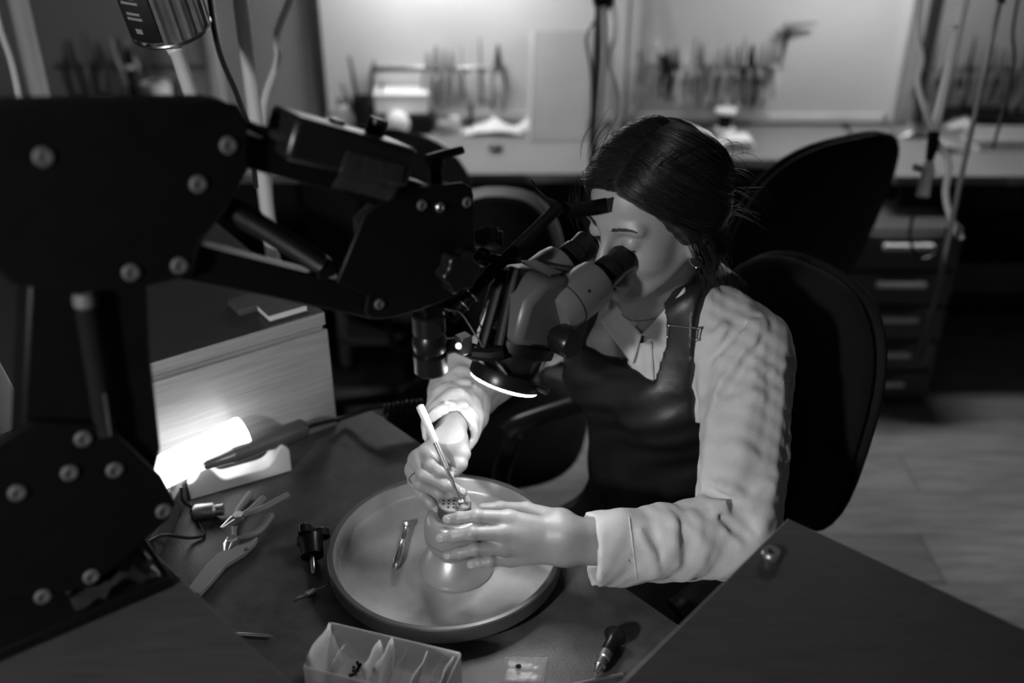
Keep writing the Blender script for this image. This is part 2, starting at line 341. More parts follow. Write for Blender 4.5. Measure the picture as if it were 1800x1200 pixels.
rack_tools(110, 270, 112, 6, 'tools on the left board', 'dim pliers hanging on the left board', 'dim file hanging on the left board', Y1 - .075, ['dgrey', 'dgrey', 'motor'], 1.1)

q = Yp(1380, 70, Y1 - .05)
t = thing('hanging_hammer', 'small hammer hung alone on the upper right of the grey board', 'hammer', q)
obj('handle', MB().tube([q + npv((-.012, 0, -.075)), q + npv((-.004, 0, -.03)), q + npv((.006, 0, .03))], [.012, .011, .006], 10), M['blackm'], t)
obj('head', MB().tube([q + npv((-.012, -.004, .048)), q + npv((.006, -.004, .045)), q + npv((.05, 0, .05)), q + npv((.10, 0, .055))], [.012, .014, .008, .004], 10), M['motor'], t)
q = Yp(1162, 95, Y1 - .06)
t = thing('hanging_brush', 'short brush with pale tip leaning on the left end of the grey board rail', 'brush', q)
obj('handle', MB().tube([q + npv((.03, 0, -.07)), q + npv((.0, 0, 0))], [.011, .009], 10), M['blackm'], t)
obj('tip', MB().tube([q, q + npv((-.02, 0, .045))], [.008, .011], 10), M['offw'], t)

# clutter on the desks ------------------------------------------------------------
def onz(px, py, z=.75, ymax=3.34):
    q = Zp(px, py, z)
    if q[1] > ymax: q = Yp(px, py, ymax); q[2] = z
    return q
q = onz(640, 200); q[1] = min(q[1], 3.34)
t = thing('tool_pot', 'dark pot with upright tools at the left of the white board', 'tool pot', q)
obj('pot', MB().lathe(q, (0, 0, 1), [(.03, 0), (.036, .02), (.038, .12), (.034, .12), (.032, .02)], 20, cap=True), M['blackm'], t)
for k in range(6):
    a = k * 1.1; e = q + npv((.02 * math.cos(a), .02 * math.sin(a), .02)); f = e + npv((.05 * math.cos(a), .02 * math.sin(a), .15 + .04 * (k % 3)))
    obj('tool', MB().tube([e, (e + f) / 2, f], [.005, .007, .004], 8), M['dgrey' if k % 2 else 'blackm'], t)
for px, py, hh, r, nm, lb in ((604, 218, .12, .026, 'glass_jar', 'pale jar at the left end of the middle desk'), (590, 214, .07, .03, 'glass_jar', 'short pale jar beside the board frame'), (628, 226, .09, .016, 'small_bottle', 'slim pale bottle in front of the jars on the middle desk')):
    q = onz(px, py); q[1] = min(q[1], 3.38)
    t = thing(nm, lb, 'jar', q)
    obj('body', MB().lathe(q, (0, 0, 1), [(r * .9, 0), (r, .006), (r, hh * .7), (r * .6, hh * .82)], 20), M['offw'], t)
    obj('lid', MB().lathe(q + npv((0, 0, hh * .82)), (0, 0, 1), [(r * .65, 0), (r * .65, hh * .18)], 20), M['steel'], t)
q = onz(698, 213)
b_ = one('dark_case', MB().box(q + npv((.02, .02, .035)), (.20, .10, .07)), M['blackm'], 'dark case under the white carton on the middle desk', 'case', bevel=.006)
t = thing('white_carton', 'white carton lying on the dark case on the middle desk', 'carton', q + npv((.01, .02, .07)))
obj('carton_body', MB().box(q + npv((.02, .02, .101)), (.18, .09, .06)), M['white'], t, bevel=.004); obj('carton_lid', MB().box(q + npv((.02, .02, .135)), (.186, .096, .008)), M['paper'], t, bevel=.002)
q = onz(700, 240)
mb = MB().ball(q + npv((0, 0, .045)), (.042, .03, .045), 18); one('white_pouch', mb, M['white'], 'round white pouch in front of the dark case', 'pouch')
def crumple(c, sx, sy, h, n=9, seed=1):
    rr = np.random.RandomState(seed); P = []
    for i in range(n):
        P.append([npv(c) + npv(((i / (n - 1) - .5) * sx + rr.uniform(-.004, .004), (j / (n - 1) - .5) * sy + rr.uniform(-.004, .004), .004 + max(0, 1 - abs(i / (n - 1) - .5) * 2) * h * rr.uniform(.3, 1) * (1 - abs(j / (n - 1) - .5) * 1.2))) for j in range(n)])
    return MB().grid(P)
one('crumpled_tissue', crumple(onz(752, 262), .10, .07, .05, seed=3), M['white'], 'crumpled white tissue near the front edge of the middle desk', 'tissue', solid=.002, sharp=0)
for px, py, sx, sy, sd, lb in ((868, 232, .22, .10, 5, 'pile of crumpled white paper on the middle desk'), (925, 214, .10, .05, 8, 'smaller white paper behind the crumpled pile')):
    one('white_paper', crumple(onz(px, py), sx, sy, .06, seed=sd), M['paper'], lb, 'paper', solid=.002, sharp=0)
for k, (px, py, w, hh) in enumerate(((745, 222, .05, .03), (785, 220, .07, .035), (800, 215, .04, .05))):
    q = onz(px, py)
    one('parts_tin', MB().lathe(q, (0, 0, 1), [(w * .48, 0), (w * .5, .004), (w * .5, hh), (w * .46, hh + .004)], 20), M[('steel', 'grey', 'offw')[k]], ('shiny little tin beside the white pouch', 'flat grey tin in the middle of the desk clutter', 'pale little tin left of the crumpled papers')[k], 'tin')
q = onz(872, 266)
t = thing('loupe', 'small dark loupe near the front edge of the middle desk', 'loupe', q)
obj('lens_ring', MB().torus(q + npv((0, 0, .012)), (0, 0, 1), .018, .006), M['blackm'], t); obj('lens', MB().lathe(q + npv((0, 0, .01)), (0, 0, 1), [(.015, 0), (.015, .006)], 20), M['steel'], t)
q = onz(826, 212); one('marker_pen', MB().tube([q + npv((0, 0, 0)), q + npv((.004, 0, .085)), q + npv((.005, 0, .1))], [.008, .008, .005], 10), M['blackm'], 'black marker standing beside the white papers', 'pen')
a, b = onz(930, 252), onz(1032, 252)
zt = Yp(980, 66, 3.30)[2]
t = thing('acrylic_sheet', 'tall translucent grey sheet leaning against the white board', 'sheet', (a + b) / 2)
obj('sheet', MB().prism([(a[0], a[1] + .02, .752), (b[0], a[1] + .02, .752), (b[0] + .02, Y1 - .045, zt), (a[0] + .012, Y1 - .045, zt)], (0, .006, 0)), M['grey'], t, bevel=.001)
obj('sheet_edge', MB().tube([(a[0], a[1] + .018, .755), (a[0] + .012, Y1 - .047, zt)], .004, 8), M['offw'], t)
q = onz(1272, 236); q[1] = min(q[1], 3.36)
t = thing('thread_spool', 'dark spool with pale flanges on the desk right of the woman', 'spool', q)
obj('core', MB().lathe(q + npv((0, 0, .02)), (0, 0, 1), [(.022, 0), (.022, .055)], 20), M['blackm'], t)
for h0 in (.012, .075): obj('flange', MB().lathe(q + npv((0, 0, h0)), (0, 0, 1), [(.036, 0), (.038, .005), (.036, .012)], 24), M['white'], t)
q = onz(1292, 262)
t = thing('paper_block', 'stack of white paper on the desk right of the woman', 'paper', q)
for k in range(3): obj('sheet', MB().box(q + npv((.004 * k, .02 - .003 * k, .008 + k * .012)), (.12 - .02 * k, .09, .011)), M['paper'], t, bevel=.001)
q = Zp(1765, 262, .75)
t = thing('book', 'pale closed book on the far right desk', 'book', q)
obj('pages', MB().box(q + npv((.02, .05, .018)), (.23, .15, .028)), M['paper'], t); obj('cover', MB().box(q + npv((.015, .05, .036)), (.245, .165, .006)).box(q + npv((.015, .05, .002)), (.245, .165, .004)), M['grey'], t, bevel=.001)
for k, (px, py) in enumerate(((1600, 238), (1660, 262), (1690, 225))):
    one('tool_tin', crumple(Zp(px, py, .75), .12, .08, .05, seed=20 + k), M[('brush', 'grey', 'offw')[k]], ('shiny crumpled foil behind the hanging hoses', 'grey cloth lying on the far right desk', 'pale cloth at the back of the far right desk')[k], 'cloth', solid=.002, sharp=0)
for k, (px, py) in enumerate(((1580, 215), (1597, 200))):
    q = Zp(px, py, .75); q[1] = min(q[1], 3.38)
    one('glass_jar', MB().lathe(q, (0, 0, 1), [(.02, 0), (.024, .01), (.024, .08), (.015, .1), (.017, .12)], 18), M['motor'], ('dim jar at the foot of the grey board frame', 'dim jar behind the first one at the grey board frame')[k], 'jar')
q = Zp(275, 185, .80); q = Yp(275, 160, 3.3)
t = thing('paper_roll', 'white roll standing on the left desk behind the arm', 'roll', (q[0], 3.3, .75))
obj('roll', MB().lathe((q[0], 3.3, .75), (0, 0, 1), [(.048, 0), (.048, q[2] - .75 + .03)], 24), M['white'], t); obj('core', MB().lathe((q[0], 3.3, q[2] + .03), (0, 0, 1), [(.02, 0), (.02, .003)], 20), M['dgrey'], t)
q = Yp(222, 110, 3.33)
t = thing('tall_brush', 'tall dark brush standing in a holder on the left desk', 'brush', (q[0], 3.33, .75))
obj('holder', MB().lathe((q[0], 3.33, .75), (0, 0, 1), [(.03, 0), (.03, .10)], 18), M['dgrey'], t)
obj('handle', MB().tube([(q[0], 3.33, .80), (q[0] + .01, 3.33, q[2] + .02), (q[0] + .012, 3.33, q[2] + .05)], [.011, .013, .004], 10), M['blackm'], t)
obj('ferrule', MB().tube([(q[0] + .006, 3.33, q[2] - .02), (q[0] + .007, 3.33, q[2] - .005)], .016, 10), M['offw'], t)

# lamps of the room --------------------------------------------------------------
def bench_lamp(x, w, y, z, label, m):
    t = thing('bench_lamp', label, 'lamp', (x, y, z))
    obj('housing', MB().box((x, y, z + .02), (w, .10, .03)), M['frame_l'], t, bevel=.004)
    obj('diffuser', MB().box((x, y, z + .001), (w - .03, .08, .006)), M[m], t)
    for s in (-1, 1): obj('bracket', MB().box((x + s * w * .4, (y + Y1 - .03) / 2, z + .04), (.02, Y1 - .03 - y, .012)), M['frame_l'], t)
bench_lamp(-.22, .50, 3.22, 1.52, 'long lamp on the wall above the bright white board', 'back_e')
bench_lamp(1.15, .45, 2.98, 1.62, 'long lamp on the wall above the grey board', 'side_e')
lh_ = npv((-.85, -.25, 1.78)); la2 = unit(npv((.15, 1.2, 1.05)) - lh_)
t = thing('floor_lamp', 'tall floor lamp standing behind the viewer', 'lamp', (lh_[0], lh_[1] - .06, 0))
obj('foot', MB().lathe((lh_[0], lh_[1] - .06, 0), (0, 0, 1), [(.14, 0), (.14, .012), (.03, .03)], 32), M['frame_d'], t)
obj('pole', MB().tube([(lh_[0], lh_[1] - .06, .02), (lh_[0], lh_[1] - .06, lh_[2] - .05), lh_ - la2 * .05], .012, 12), M['frame_d'], t)
obj('shade', MB().lathe(lh_, la2, [(.02, -.08), (.035, -.07), (.068, .0), (.066, .001), (.032, -.06)], 32, cap=False), M['frame_d'], t)
obj('diffuser', MB().lathe(lh_, la2, [(.060, -.012), (.060, -.008)], 32), M['room_e'], t)

# poles, hoses and hanging tools ----------------------------------------------------
def vpole(px, py, d, r, z0, z1, m, name, label, cat):
    q = Dp(px, py, d)
    t = thing(name, label, cat, (q[0], q[1], z0))
    obj('shaft', MB().cyl((q[0], q[1], z0), (q[0], q[1], z1), r, n=20), M[m], t)
    obj('foot', MB().lathe((q[0], q[1], z0), (0, 0, 1), [(r * 3.2, 0), (r * 3.2, .006), (r * 1.5, .02)], 24), M['frame_d'], t); return q
vpole(448, 200, 1.86, .0135, 0, 2.3, 'white', 'hanger_pole', 'pale upright pole behind the microscope arm', 'pole')
vpole(52, 90, 2.3, .022, 0, 2.3, 'offw', 'hanger_pole', 'thick dim pole at the far left edge', 'pole')
vpole(30, 640, 2.0, .014, 0, 1.05, 'offw', 'floor_post', 'short dim post low at the left edge beside the arm', 'post')
vpole(3, 640, 1.9, .010, 0, 1.1, 'offw', 'floor_post', 'thin dim post cut by the left picture edge', 'post')
qm = vpole(1050, 110, 2.75, .013, 0, 2.3, 'dgrey', 'hanger_pole', 'dark upright pole behind the head of the woman', 'pole')
def hang(name, label, pts, r, m, cat='cable', n=8, top=True):
    pts = [npv(p) for p in pts]
    P = spline(pts, 8)
    if top: d_ = unit(P[0] - P[2]); P = [npv((P[0][0], P[0][1], 2.66)), P[0] + npv((d_[0] * .02, d_[1] * .02, .06))] + P
    return one(name, MB().tube(P, r, n), M[m], label, cat)
dq = lambda pts, d: [Dp(x, y, d) for x, y in pts]
hang('white_hose', 'wavy white hose hanging beside the pale pole', dq([(512, -5), (487, 60), (488, 105), (468, 165), (462, 215), (470, 300), (476, 400)], 1.98), .0075, 'hose', 'hose')
hang('black_cord', 'black cord curving down to the arm beside the pale pole', dq([(368, -5), (378, 60), (392, 110), (418, 170), (440, 240), (450, 330)], 1.6), .0045, 'cable')
hang('thin_wire', 'pale wire hanging at the far left above the arm', dq([(-12, -5), (0, 50), (20, 110), (35, 185), (40, 260)], 1.9), .006, 'hose')
hang('white_hose', 'white hose hanging behind the head of the woman', dq([(1078, -5), (1082, 60), (1074, 110), (1088, 170), (1082, 230), (1085, 300)], 2.7), .010, 'hose', 'hose')
q = Dp(1060, 2, 2.68)
t = thing('flex_motor', 'dark hanging motor behind the woman at the top edge', 'motor', q)
obj('motor_body', MB().lathe(q + npv((0, 0, -.01)), (0, 0, 1), [(.012, -.02), (.026, 0), (.03, .02), (.03, .12), (.02, .14)], 20), M['black'], t)
obj('hook_cord', MB().cyl(q + npv((0, 0, .12)), (q[0], q[1], 2.68), .003, n=8), M['cable'], t)
def ribbed(pts, r, n=10, pitch=.006):
    P = spline(pts, 24); L = [0]
    for a, b in zip(P, P[1:]): L.append(L[-1] + np.linalg.norm(b - a))
    m = int(L[-1] / pitch) * 2; Q = []; rs = []
    for k in range(m + 1):
        s = L[-1] * k / m; i = min(np.searchsorted(L, s, side='right') - 1, len(P) - 2); t_ = (s - L[i]) / (L[i + 1] - L[i] + 1e-9)
        Q.append(P[i] * (1 - t_) + P[i + 1] * t_); rs.append(r * (1.0 if k % 2 else .78))
    return MB().tube(Q, rs, n)
obj('flex_sheath', ribbed(dq([(1062, 12), (1064, 90), (1058, 170), (1052, 260)], 2.66), .0095, pitch=.009), M['rib'], t)
hang('hanging_cable', 'thin dark looped cord by the dark pole', dq([(1046, 35), (1031, 70), (1040, 130), (1042, 230)], 2.72), .004, 'cable', top=False)
# right side: hose pair with a blow gun, ribbed handpiece shaft, dark cord
top = Dp(1697, -5, 2.25); end = Dp(1642, 233, 2.25)
ax = unit(top - end)
t = thing('air_lance', 'straight white air pipe with a dark nozzle and white grip at the right', 'air gun', end)
obj('pipe', MB().cyl(end, end + ax * .55, .0105, n=16), M['hose'], t)
obj('tap', MB().tube([end + ax * .245, end + ax * .245 + npv((-.02, -.01, 0))], [.006, .008], 10), M['white'], t)
n1, n2 = Dp(1633, 285, 2.25), Dp(1622, 345, 2.25)
obj('nozzle', MB().tube([end, Dp(1638, 262, 2.25), n1], [.013, .012, .008], 12), M['blackm'], t)
obj('grip', MB().tube([n1, n2], [.012, .015], 14), M['white'], t)
obj('collar', MB().tube([Dp(1606, 293, 2.25), Dp(1642, 303, 2.25)], .009, 12), M['white'], t)
obj('hook_cord', MB().cyl(end + ax * .55, (end + ax * .55) * npv((1, 1, 0)) + npv((0, 0, 2.68)), .004, n=8), M['cable'], t)
hang('white_hose', 'wavy white hose running into the air pipe at the right', dq([(1618, -5), (1613, 55), (1620, 105), (1613, 145), (1628, 200), (1641, 232)], 2.25), .0075, 'hose', 'hose')
hang('white_hose', 'short white hose end curling below the air pipe', dq([(1646, 248), (1668, 285), (1662, 340), (1672, 385), (1690, 420)], 2.27), .008, 'hose', 'hose', top=False)
t = thing('flex_handpiece', 'ribbed flexible shaft hanging with a dim handpiece at the right', 'handpiece', Dp(1613, 640, 2.2))
obj('flex_sheath', ribbed([Dp(1758, 0, 2.2) + npv((0, 0, .25)), Dp(1758, 0, 2.2), Dp(1725, 150, 2.2), Dp(1690, 310, 2.2), Dp(1650, 500, 2.2), Dp(1634, 555, 2.2)], .0068), M['rib'], t)
obj('cap', MB().cyl(Dp(1759, 5, 2.2), Dp(1764, -20, 2.2), .009, n=12), M['blackm'], t)
obj('handpiece', MB().tube([Dp(1632, 560, 2.2), Dp(1629, 580, 2.2), Dp(1616, 632, 2.2), Dp(1612, 645, 2.2)], [.006, .011, .010, .004], 12), M['motor'], t)
hang('black_cord', 'thin black cord hanging at the right picture edge', dq([(1790, -5), (1780, 60), (1783, 110), (1765, 190), (1745, 260)], 2.4), .004, 'cable')
hang('black_cord', 'dark cable loop dangling in front of the drawer unit', dq([(1604, 380), (1600, 420), (1618, 455), (1650, 440), (1664, 400)], 2.5), .004, 'cable', top=False)
# flexible shaft motor at the top left
a, b = Dp(302, 52, 1.55), Dp(262, -62, 1.475); ax = unit(b - a); xx, yy, _ = frame(ax)
t = thing('shaft_motor', 'ribbed steel motor hanging above the microscope arm', 'motor', a)
r0 = .061; prof = []
mb = MB(); n = 72; rings = []
for h0 in (0., .004, .03, .13, .17): rings.append(h0)
vv = []
for h0 in rings:
    for k in range(n):
        rr_ = r0 * (.93 if h0 == 0. else 1) * ((1.0 if (k // 2) % 2 else .94) if h0 > .003 else 1); an = 2 * math.pi * k / n
        vv.append(a + ax * h0 + (xx * math.cos(an) + yy * math.sin(an)) * rr_)
mb.add(vv, [(i * n + k, i * n + (k + 1) % n, (i + 1) * n + (k + 1) % n, (i + 1) * n + k) for i in range(len(rings) - 1) for k in range(n)] + [tuple(range(n - 1, -1, -1)), tuple((len(rings) - 1) * n + k for k in range(n))])
obj('motor_body', mb, M['motor'], t, sharp=25)
obj('end_ring', MB().torus(a + ax * .003, ax, r0 * .96, .004, 40), M['steel'], t)
la = []
for k in range(9):
    an_t = -1.0 + 1.0 * k / 8
    d_ = unit(-FW * math.cos(an_t) + np.cross(ax, -FW) * math.sin(an_t)); d_ = unit(d_ - ax * (d_ @ ax)); la.append([a + ax * h0 + d_ * (r0 + .0015) for h0 in (.012, .15)])
lab = obj('label_plate', MB().grid(la), M['lab'], t, solid=.001)
for h0, w0 in ((.03, .02), (.05, .045), (.058, .04), (.075, .05), (.083, .035), (.1, .05)):
    d_ = unit(-FW * math.cos(-.5) + np.cross(ax, -FW) * math.sin(-.5)); d_ = unit(d_ - ax * (d_ @ ax)); s_ = np.cross(ax, d_)
    obj('print_line', MB().box(a + ax * h0 + d_ * (r0 + .0008), (w0 * .6, .003, .004 if h0 > .04 else .008), (s_, d_, ax)), M['grey'], lab)
sh = dq([(298, 60), (306, 78), (322, 125), (342, 190), (352, 260)], 1.55)
obj('shaft_collar', MB().tube([Dp(300, 50, 1.55), Dp(306, 80, 1.55), Dp(311, 94, 1.55)], [.016, .0155, .012], 16), M['white'], t)
obj('flex_sheath', MB().tube(spline(sh[1:], 8), .0115, 12), M['offw'], t)
obj('hook_cord', MB().tube([a + ax * .16, npv((a[0] - .12, a[1] + .02, 2.68))], .004, 8), M['cable'], t)

# ================================================================== the jeweller's bench
P1, P2 = npv((-.56, 1.294)), npv((-.312, 1.473)); E1 = unit(P2 - P1); NB = npv((-E1[1], E1[0]))
g3 = lambda q, z: npv((q[0], q[1], z))
C0 = Zp(1385, 910, WZ)[:2]; EC = unit((-.665, -.747)); NC = npv((.747, -.665)); S0, S1 = Zp(250, 950, WZ)[:2], Zp(510, 1200, WZ)[:2]; ES = unit(S1 - S0); NS_ = npv((ES[1], -ES[0]))
def meet(a, d, b, e): m_ = np.array([[d[0], -e[0]], [d[1], -e[1]]]); k_ = np.linalg.solve(m_, b - a); return a + d * k_[0]
t = thing('workbench', 'dark low workbench top in front of the woman', 'workbench', bf(.1, 0, 0))
Q1 = P1 - E1 * .15 - NB * .002; Q2 = P2 - NB * .002; cI = -NC * .004; sI = -NS_ * .004
fr_ = meet(C0 + cI, EC, bf(-.16, 0, 0)[:2], VV); cn_ = meet(C0 + cI, EC, S0 + sI, ES); sn_ = S0 + sI - ES * .33
obj('tabletop', MB().prism([g3(q, TZ - .035) for q in (fr_, bf(-.16, .43, 0)[:2], Q2, Q1, sn_, cn_)], (0, 0, .035)), M['bench'], t, bevel=.002)
obj('front_rail', MB().prism([bf(-.13, -.39, TZ - .11), bf(-.13, .40, TZ - .11), bf(-.11, .40, TZ - .11), bf(-.11, -.39, TZ - .11)], (0, 0, .074)), M['woodtop'], t)
for u, v in ((-.12, -.37), (-.12, .37), (.29, -.37), (.29, .38)): obj('leg', MB().box(bf(u, v, (TZ - .035) / 2), (.05, .05, TZ - .036), (g3(UU, 0), g3(VV, 0), npv((0, 0, 1)))), M['woodtop'], t)
def cabinet(label, corners, panels=None, leg=False):
    c = sum(npv(q) for q in corners) / len(corners)
    t = thing('bench_cabinet', label, 'cabinet', g3(c, 0)); cc = [g3(q, 0) for q in corners]
    ins = [q + unit(g3(c, 0) - q) * .006 for q in cc]
    obj('carcass', MB().prism([q + npv((0, 0, .03)) for q in ins], (0, 0, WZ - .026 - .03)), M['wood'], t, bevel=.001)
    tp = obj('top_board', MB().prism([q + npv((0, 0, WZ - .024)) for q in cc], (0, 0, .0235)), M['wood'], t, bevel=.001)
    obj('top_veneer', MB().prism([q + unit(g3(c, 0) - q) * .002 + npv((0, 0, WZ - .001)) for q in cc], (0, 0, .0012)), M['woodtop'], tp)
    return t
tc_ = cabinet('pale wooden bench cabinet lit by the tube lamp', [P1 - E1 * .17, P2, P2 + NB * .55, P1 - E1 * .17 + NB * .55])
f0 = P1 - E1 * .168 - NB * .001; f1 = P2 - E1 * .001 - NB * .001
obj('side_panel', MB().prism([g3(f0, .06), g3(f1, .06), g3(f1 - NB * .006, .06), g3(f0 - NB * .006, .06)], (0, 0, WZ - .03 - .06)), M['wood'], tc_, bevel=.0008)
cabinet('dark bench shelf unit under the microscope stand', [cn_ - sI, S0 - ES * .34, S0 - ES * .34 + NS_ * .5, cn_ - sI + NS_ * .5])
cabinet('dark wooden bench cabinet in the lower right corner', [C0, cn_ - cI - EC * .01, cn_ - cI - EC * .01 + NC * .65, C0 + NC * .65])
q = Zp(1355, 978, WZ + .0005)
t = thing('grommet', 'small round steel grommet on the dark cabinet at the lower right', 'grommet', q)
obj('ring', MB().lathe(q, (0, 0, 1), [(.0105, 0), (.0115, .002), (.0115, .006), (.0095, .0085), (.0045, .0085), (.004, .004)], 32, cap=False), M['motor'], t); obj('core', MB().lathe(q, (0, 0, 1), [(.0042, 0), (.0042, .004)], 16), M['blackm'], t)
q = Zp(497, 548, WZ + .0005); s_ = (g3(E1, 0), g3(NB, 0), npv((0, 0, 1)))
t = thing('notebook', 'small closed notebook on the pale cabinet', 'notebook', q)
obj('pages', MB().box(q + npv((0, 0, .008)), (.066, .048, .010), s_), M['paper'], t); obj('cover', MB().box(q + npv((0, 0, .0142)), (.070, .052, .0024), s_).box(q + npv((0, 0, .0015)), (.070, .052, .0024), s_), M['dgrey'], t, bevel=.0006)
one('notebook', MB().box(q + g3(E1, 0) * -.03 + g3(NB, 0) * .05 + npv((0, 0, .006)), (.07, .05, .012), s_), M['dgrey'], 'dark notebook lying behind the pale edged one', 'notebook', bevel=.002)

# ------------------------------------------------------------------ chairs
def sup(a, p): return math.copysign(abs(a) ** p, a)
def pad(c, fwd, up, w, h, th, curve=.04, p=.72, n=40, k=10, taper=0.):
    f = unit(fwd); u_ = unit(up - f * (npv(up) @ f)); l = np.cross(u_, f); mb = MB(); vv = []; c = npv(c)
    for side in (1, -1):
        for i in range(k + 1):
            r = math.sin(i / k * math.pi / 2)
            for j in range(n):
                a = 2 * math.pi * j / n; x, z = r * sup(math.cos(a), p) * w / 2, r * sup(math.sin(a), p) * h / 2
                x *= 1 - taper * (z / h); d = side * th / 2 * (1 - r ** 5) ** .5 + curve * (x / (w / 2)) ** 2
                vv.append(c + l * x + u_ * z + f * d)
    N = (k + 1) * n; fs = []
    for s in (0, 1):
        for i in range(k):
            for j in range(n):
                q = (s * N + i * n + j, s * N + i * n + (j + 1) % n, s * N + (i + 1) * n + (j + 1) % n, s * N + (i + 1) * n + j); fs.append(q if s else q[::-1])
    return mb.add(vv, fs)
def chair(label, x, y, ang, bc=.86, bw=.42, bh=.54, bd=.24, arms=True, tilt=10, seat=.46, rim='blackm', lat=0., rw=.012):
    f = npv((math.cos(R(ang)), math.sin(R(ang)), 0)); l = npv((-f[1], f[0], 0)); z = npv((0, 0, 1)); c = npv((x, y, 0))
    t = thing('office_chair', label, 'chair', c, 'black office chairs')
    fb = f * math.cos(R(tilt)) + z * math.sin(R(tilt)); ub = z * math.cos(R(tilt)) - f * math.sin(R(tilt))
    cb_ = c - f * bd + z * bc + l * lat
    b = obj('backrest', pad(cb_, fb, ub, bw, bh, .07), M['fabric'], t, sharp=0)
    obj('back_shell', pad(cb_ - fb * .022, fb, ub, bw + rw, bh + rw, .05), M[rim], b, sharp=0)
    obj('seat', pad(c + z * seat + f * .02, z, f, .48, .47, .09, curve=.0), M['fabric'], t, sharp=0)
    obj('back_bracket', MB().tube(spline([cb_ - fb * .05 - ub * .1, cb_ - fb * .06 - ub * .24, c - f * .2 + z * (seat - .07), c + z * (seat - .07)], 6), .018, 10, flat=.5), M['black'], t)
    if arms:
        for s in (1, -1):
            a = obj('armrest', MB().tube(spline([c + l * s * .265 + f * .17 + z * .715, c + l * s * .265 + f * .12 + z * .728, c + l * s * .265 - f * .04 + z * .728, c + l * s * .265 - f * .10 + z * .715], 6), .024, 12, flat=.6), M['plastic'], t)
            obj('arm_post', MB().tube(spline([c + l * s * .265 + f * .15 + z * .705, c + l * s * .27 + f * .17 + z * .58, c + l * s * .255 + f * .04 + z * (seat - .04), c + l * s * .18 + z * (seat - .05)], 6), .017, 10), M['plastic'], a)
    obj('gas_column', MB().lathe(c, z, [(.03, .09), (.03, .25), (.018, .25), (.018, seat - .05)], 18), M['black'], t)
    for k in range(5):
        a = R(ang + 36 + 72 * k); d = npv((math.cos(a), math.sin(a), 0)); s = np.cross(z, d)
        lg = obj('base_leg', MB().tube([c + z * .10, c + d * .15 + z * .095, c + d * .30 + z * .075], [.026, .022, .015], 10), M['plastic'], t)
        obj('caster', MB().cyl(c + d * .30 + z * .027 - s * .022, c + d * .30 + z * .027 + s * .022, .027, n=18), M['plastic'], lg)
    return t
wc = bf(-.49, -.02, 0)
chair('black office chair the woman sits on', wc[0] - .02, wc[1], 209, bc=.845, bw=.40, bh=.47, bd=.24, lat=.03, tilt=8)
chair('large black office chair behind the woman at the right', .58, 2.33, 120, bc=.86, bw=.46, bh=.56, bd=.22, arms=False, tilt=14)
chair('black office chair half hidden behind the microscope arm', -.26, 2.66, 70, bc=.80, bw=.50, bh=.5, bd=.22, arms=False, tilt=8)
chair('black office chair with a pale rim between the arm and the woman', -.058, 2.0, -100, bc=.725, bw=.29, bh=.46, bd=.16, arms=False, tilt=8, rim='offw', rw=.035)

# ================================================================== tray, vise and small tools on the bench
tc0 = npv((-.095, 1.102, TZ))
t = thing('tray', 'round tin tray with raised rim on the dark bench', 'tray', tc0 + npv((0, 0, .0005)))
obj('dish', MB().lathe(tc0 + npv((0, 0, .0005)), (0, 0, 1), [(.001, .012), (.148, .012), (.1525, .0135), (.1545, .017), (.1565, .035), (.1585, .0372)], 96, cap=False), M['tray'], t, sharp=50)
obj('rim', MB().lathe(tc0 + npv((0, 0, .0005)), (0, 0, 1), [(.158, .0365), (.160, .0385), (.1655, .0385), (.167, .0365), (.167, .016), (.165, .014), (.158, .014), (.157, .02)], 96, cap=False), M['trayrim'], t)
obj('turntable', MB().lathe(tc0 + npv((0, 0, .0005)), (0, 0, 1), [(.150, 0), (.152, .002), (.155, .0118), (.001, .0118)], 64), M['rubber'], t)
vc = npv((-.079, 1.084, TZ + .013))
t = thing('ball_vise', 'round engraving ball vise on the tray', 'vise', vc)
obj('base_ring', MB().lathe(vc, (0, 0, 1), [(.030, 0), (.0525, 0), (.0535, .003), (.0525, .008), (.048, .018), (.041, .029), (.036, .036), (.034, .038), (.028, .038)], 64), M['vise'], t, sharp=50)
bl = obj('ball', MB().lathe(vc + npv((0, 0, .034)), (0, 0, 1), [(.020, 0), (.030, .003), (.038, .010), (.0425, .020), (.0432, .0275)], 64), M['vise'], t, sharp=50)
obj('groove', MB().lathe(vc + npv((0, 0, .0614)), (0, 0, 1), [(.0425, 0), (.0425, .0016)], 64, cap=False), M['visein'], bl)
hd = obj('head', MB().lathe(vc + npv((0, 0, .063)), (0, 0, 1), [(.0434, 0), (.0436, .008), (.0425, .018), (.039, .028), (.0355, .0335), (.033, .0345), (.0245, .0345)], 64), M['vise'], t, sharp=50)
jw = vc + npv((0, 0, .0965))
for s in (-1, 1):
    for ang in (0,): pass
obj('jaw', MB().lathe(jw, (0, 0, 1), [(.0225, 0), (.0232, .001), (.0232, .017), (.0222, .018)], 48), M['visein'], t)
pt = obj('pin_plate', MB().lathe(jw + npv((0, 0, .018)), (0, 0, 1), [(.0222, 0), (.0225, .001), (.0225, .0025), (.0218, .003)], 48), M['vise'], t)
for i in range(-2, 3):
    for j in range(-2, 3):
        if i * i + j * j < 7 and not (i >= 1 and abs(j) <= 1):
            c = jw + npv((i * .0072, j * .0072, .0211)); obj('hole', MB().lathe(c, (0, 0, 1), [(.0016, 0), (.0016, .0004)], 10), M['blackm'], pt)
sl = vc + npv((.032, -.027, .063 + .006))
obj('screw_slot', MB().box(sl, (.008, .004, .006), frame((.76, -.65, 0))[:3]), M['blackm'], hd)
rc = Zp(814, 887, jw[2] + .0245)
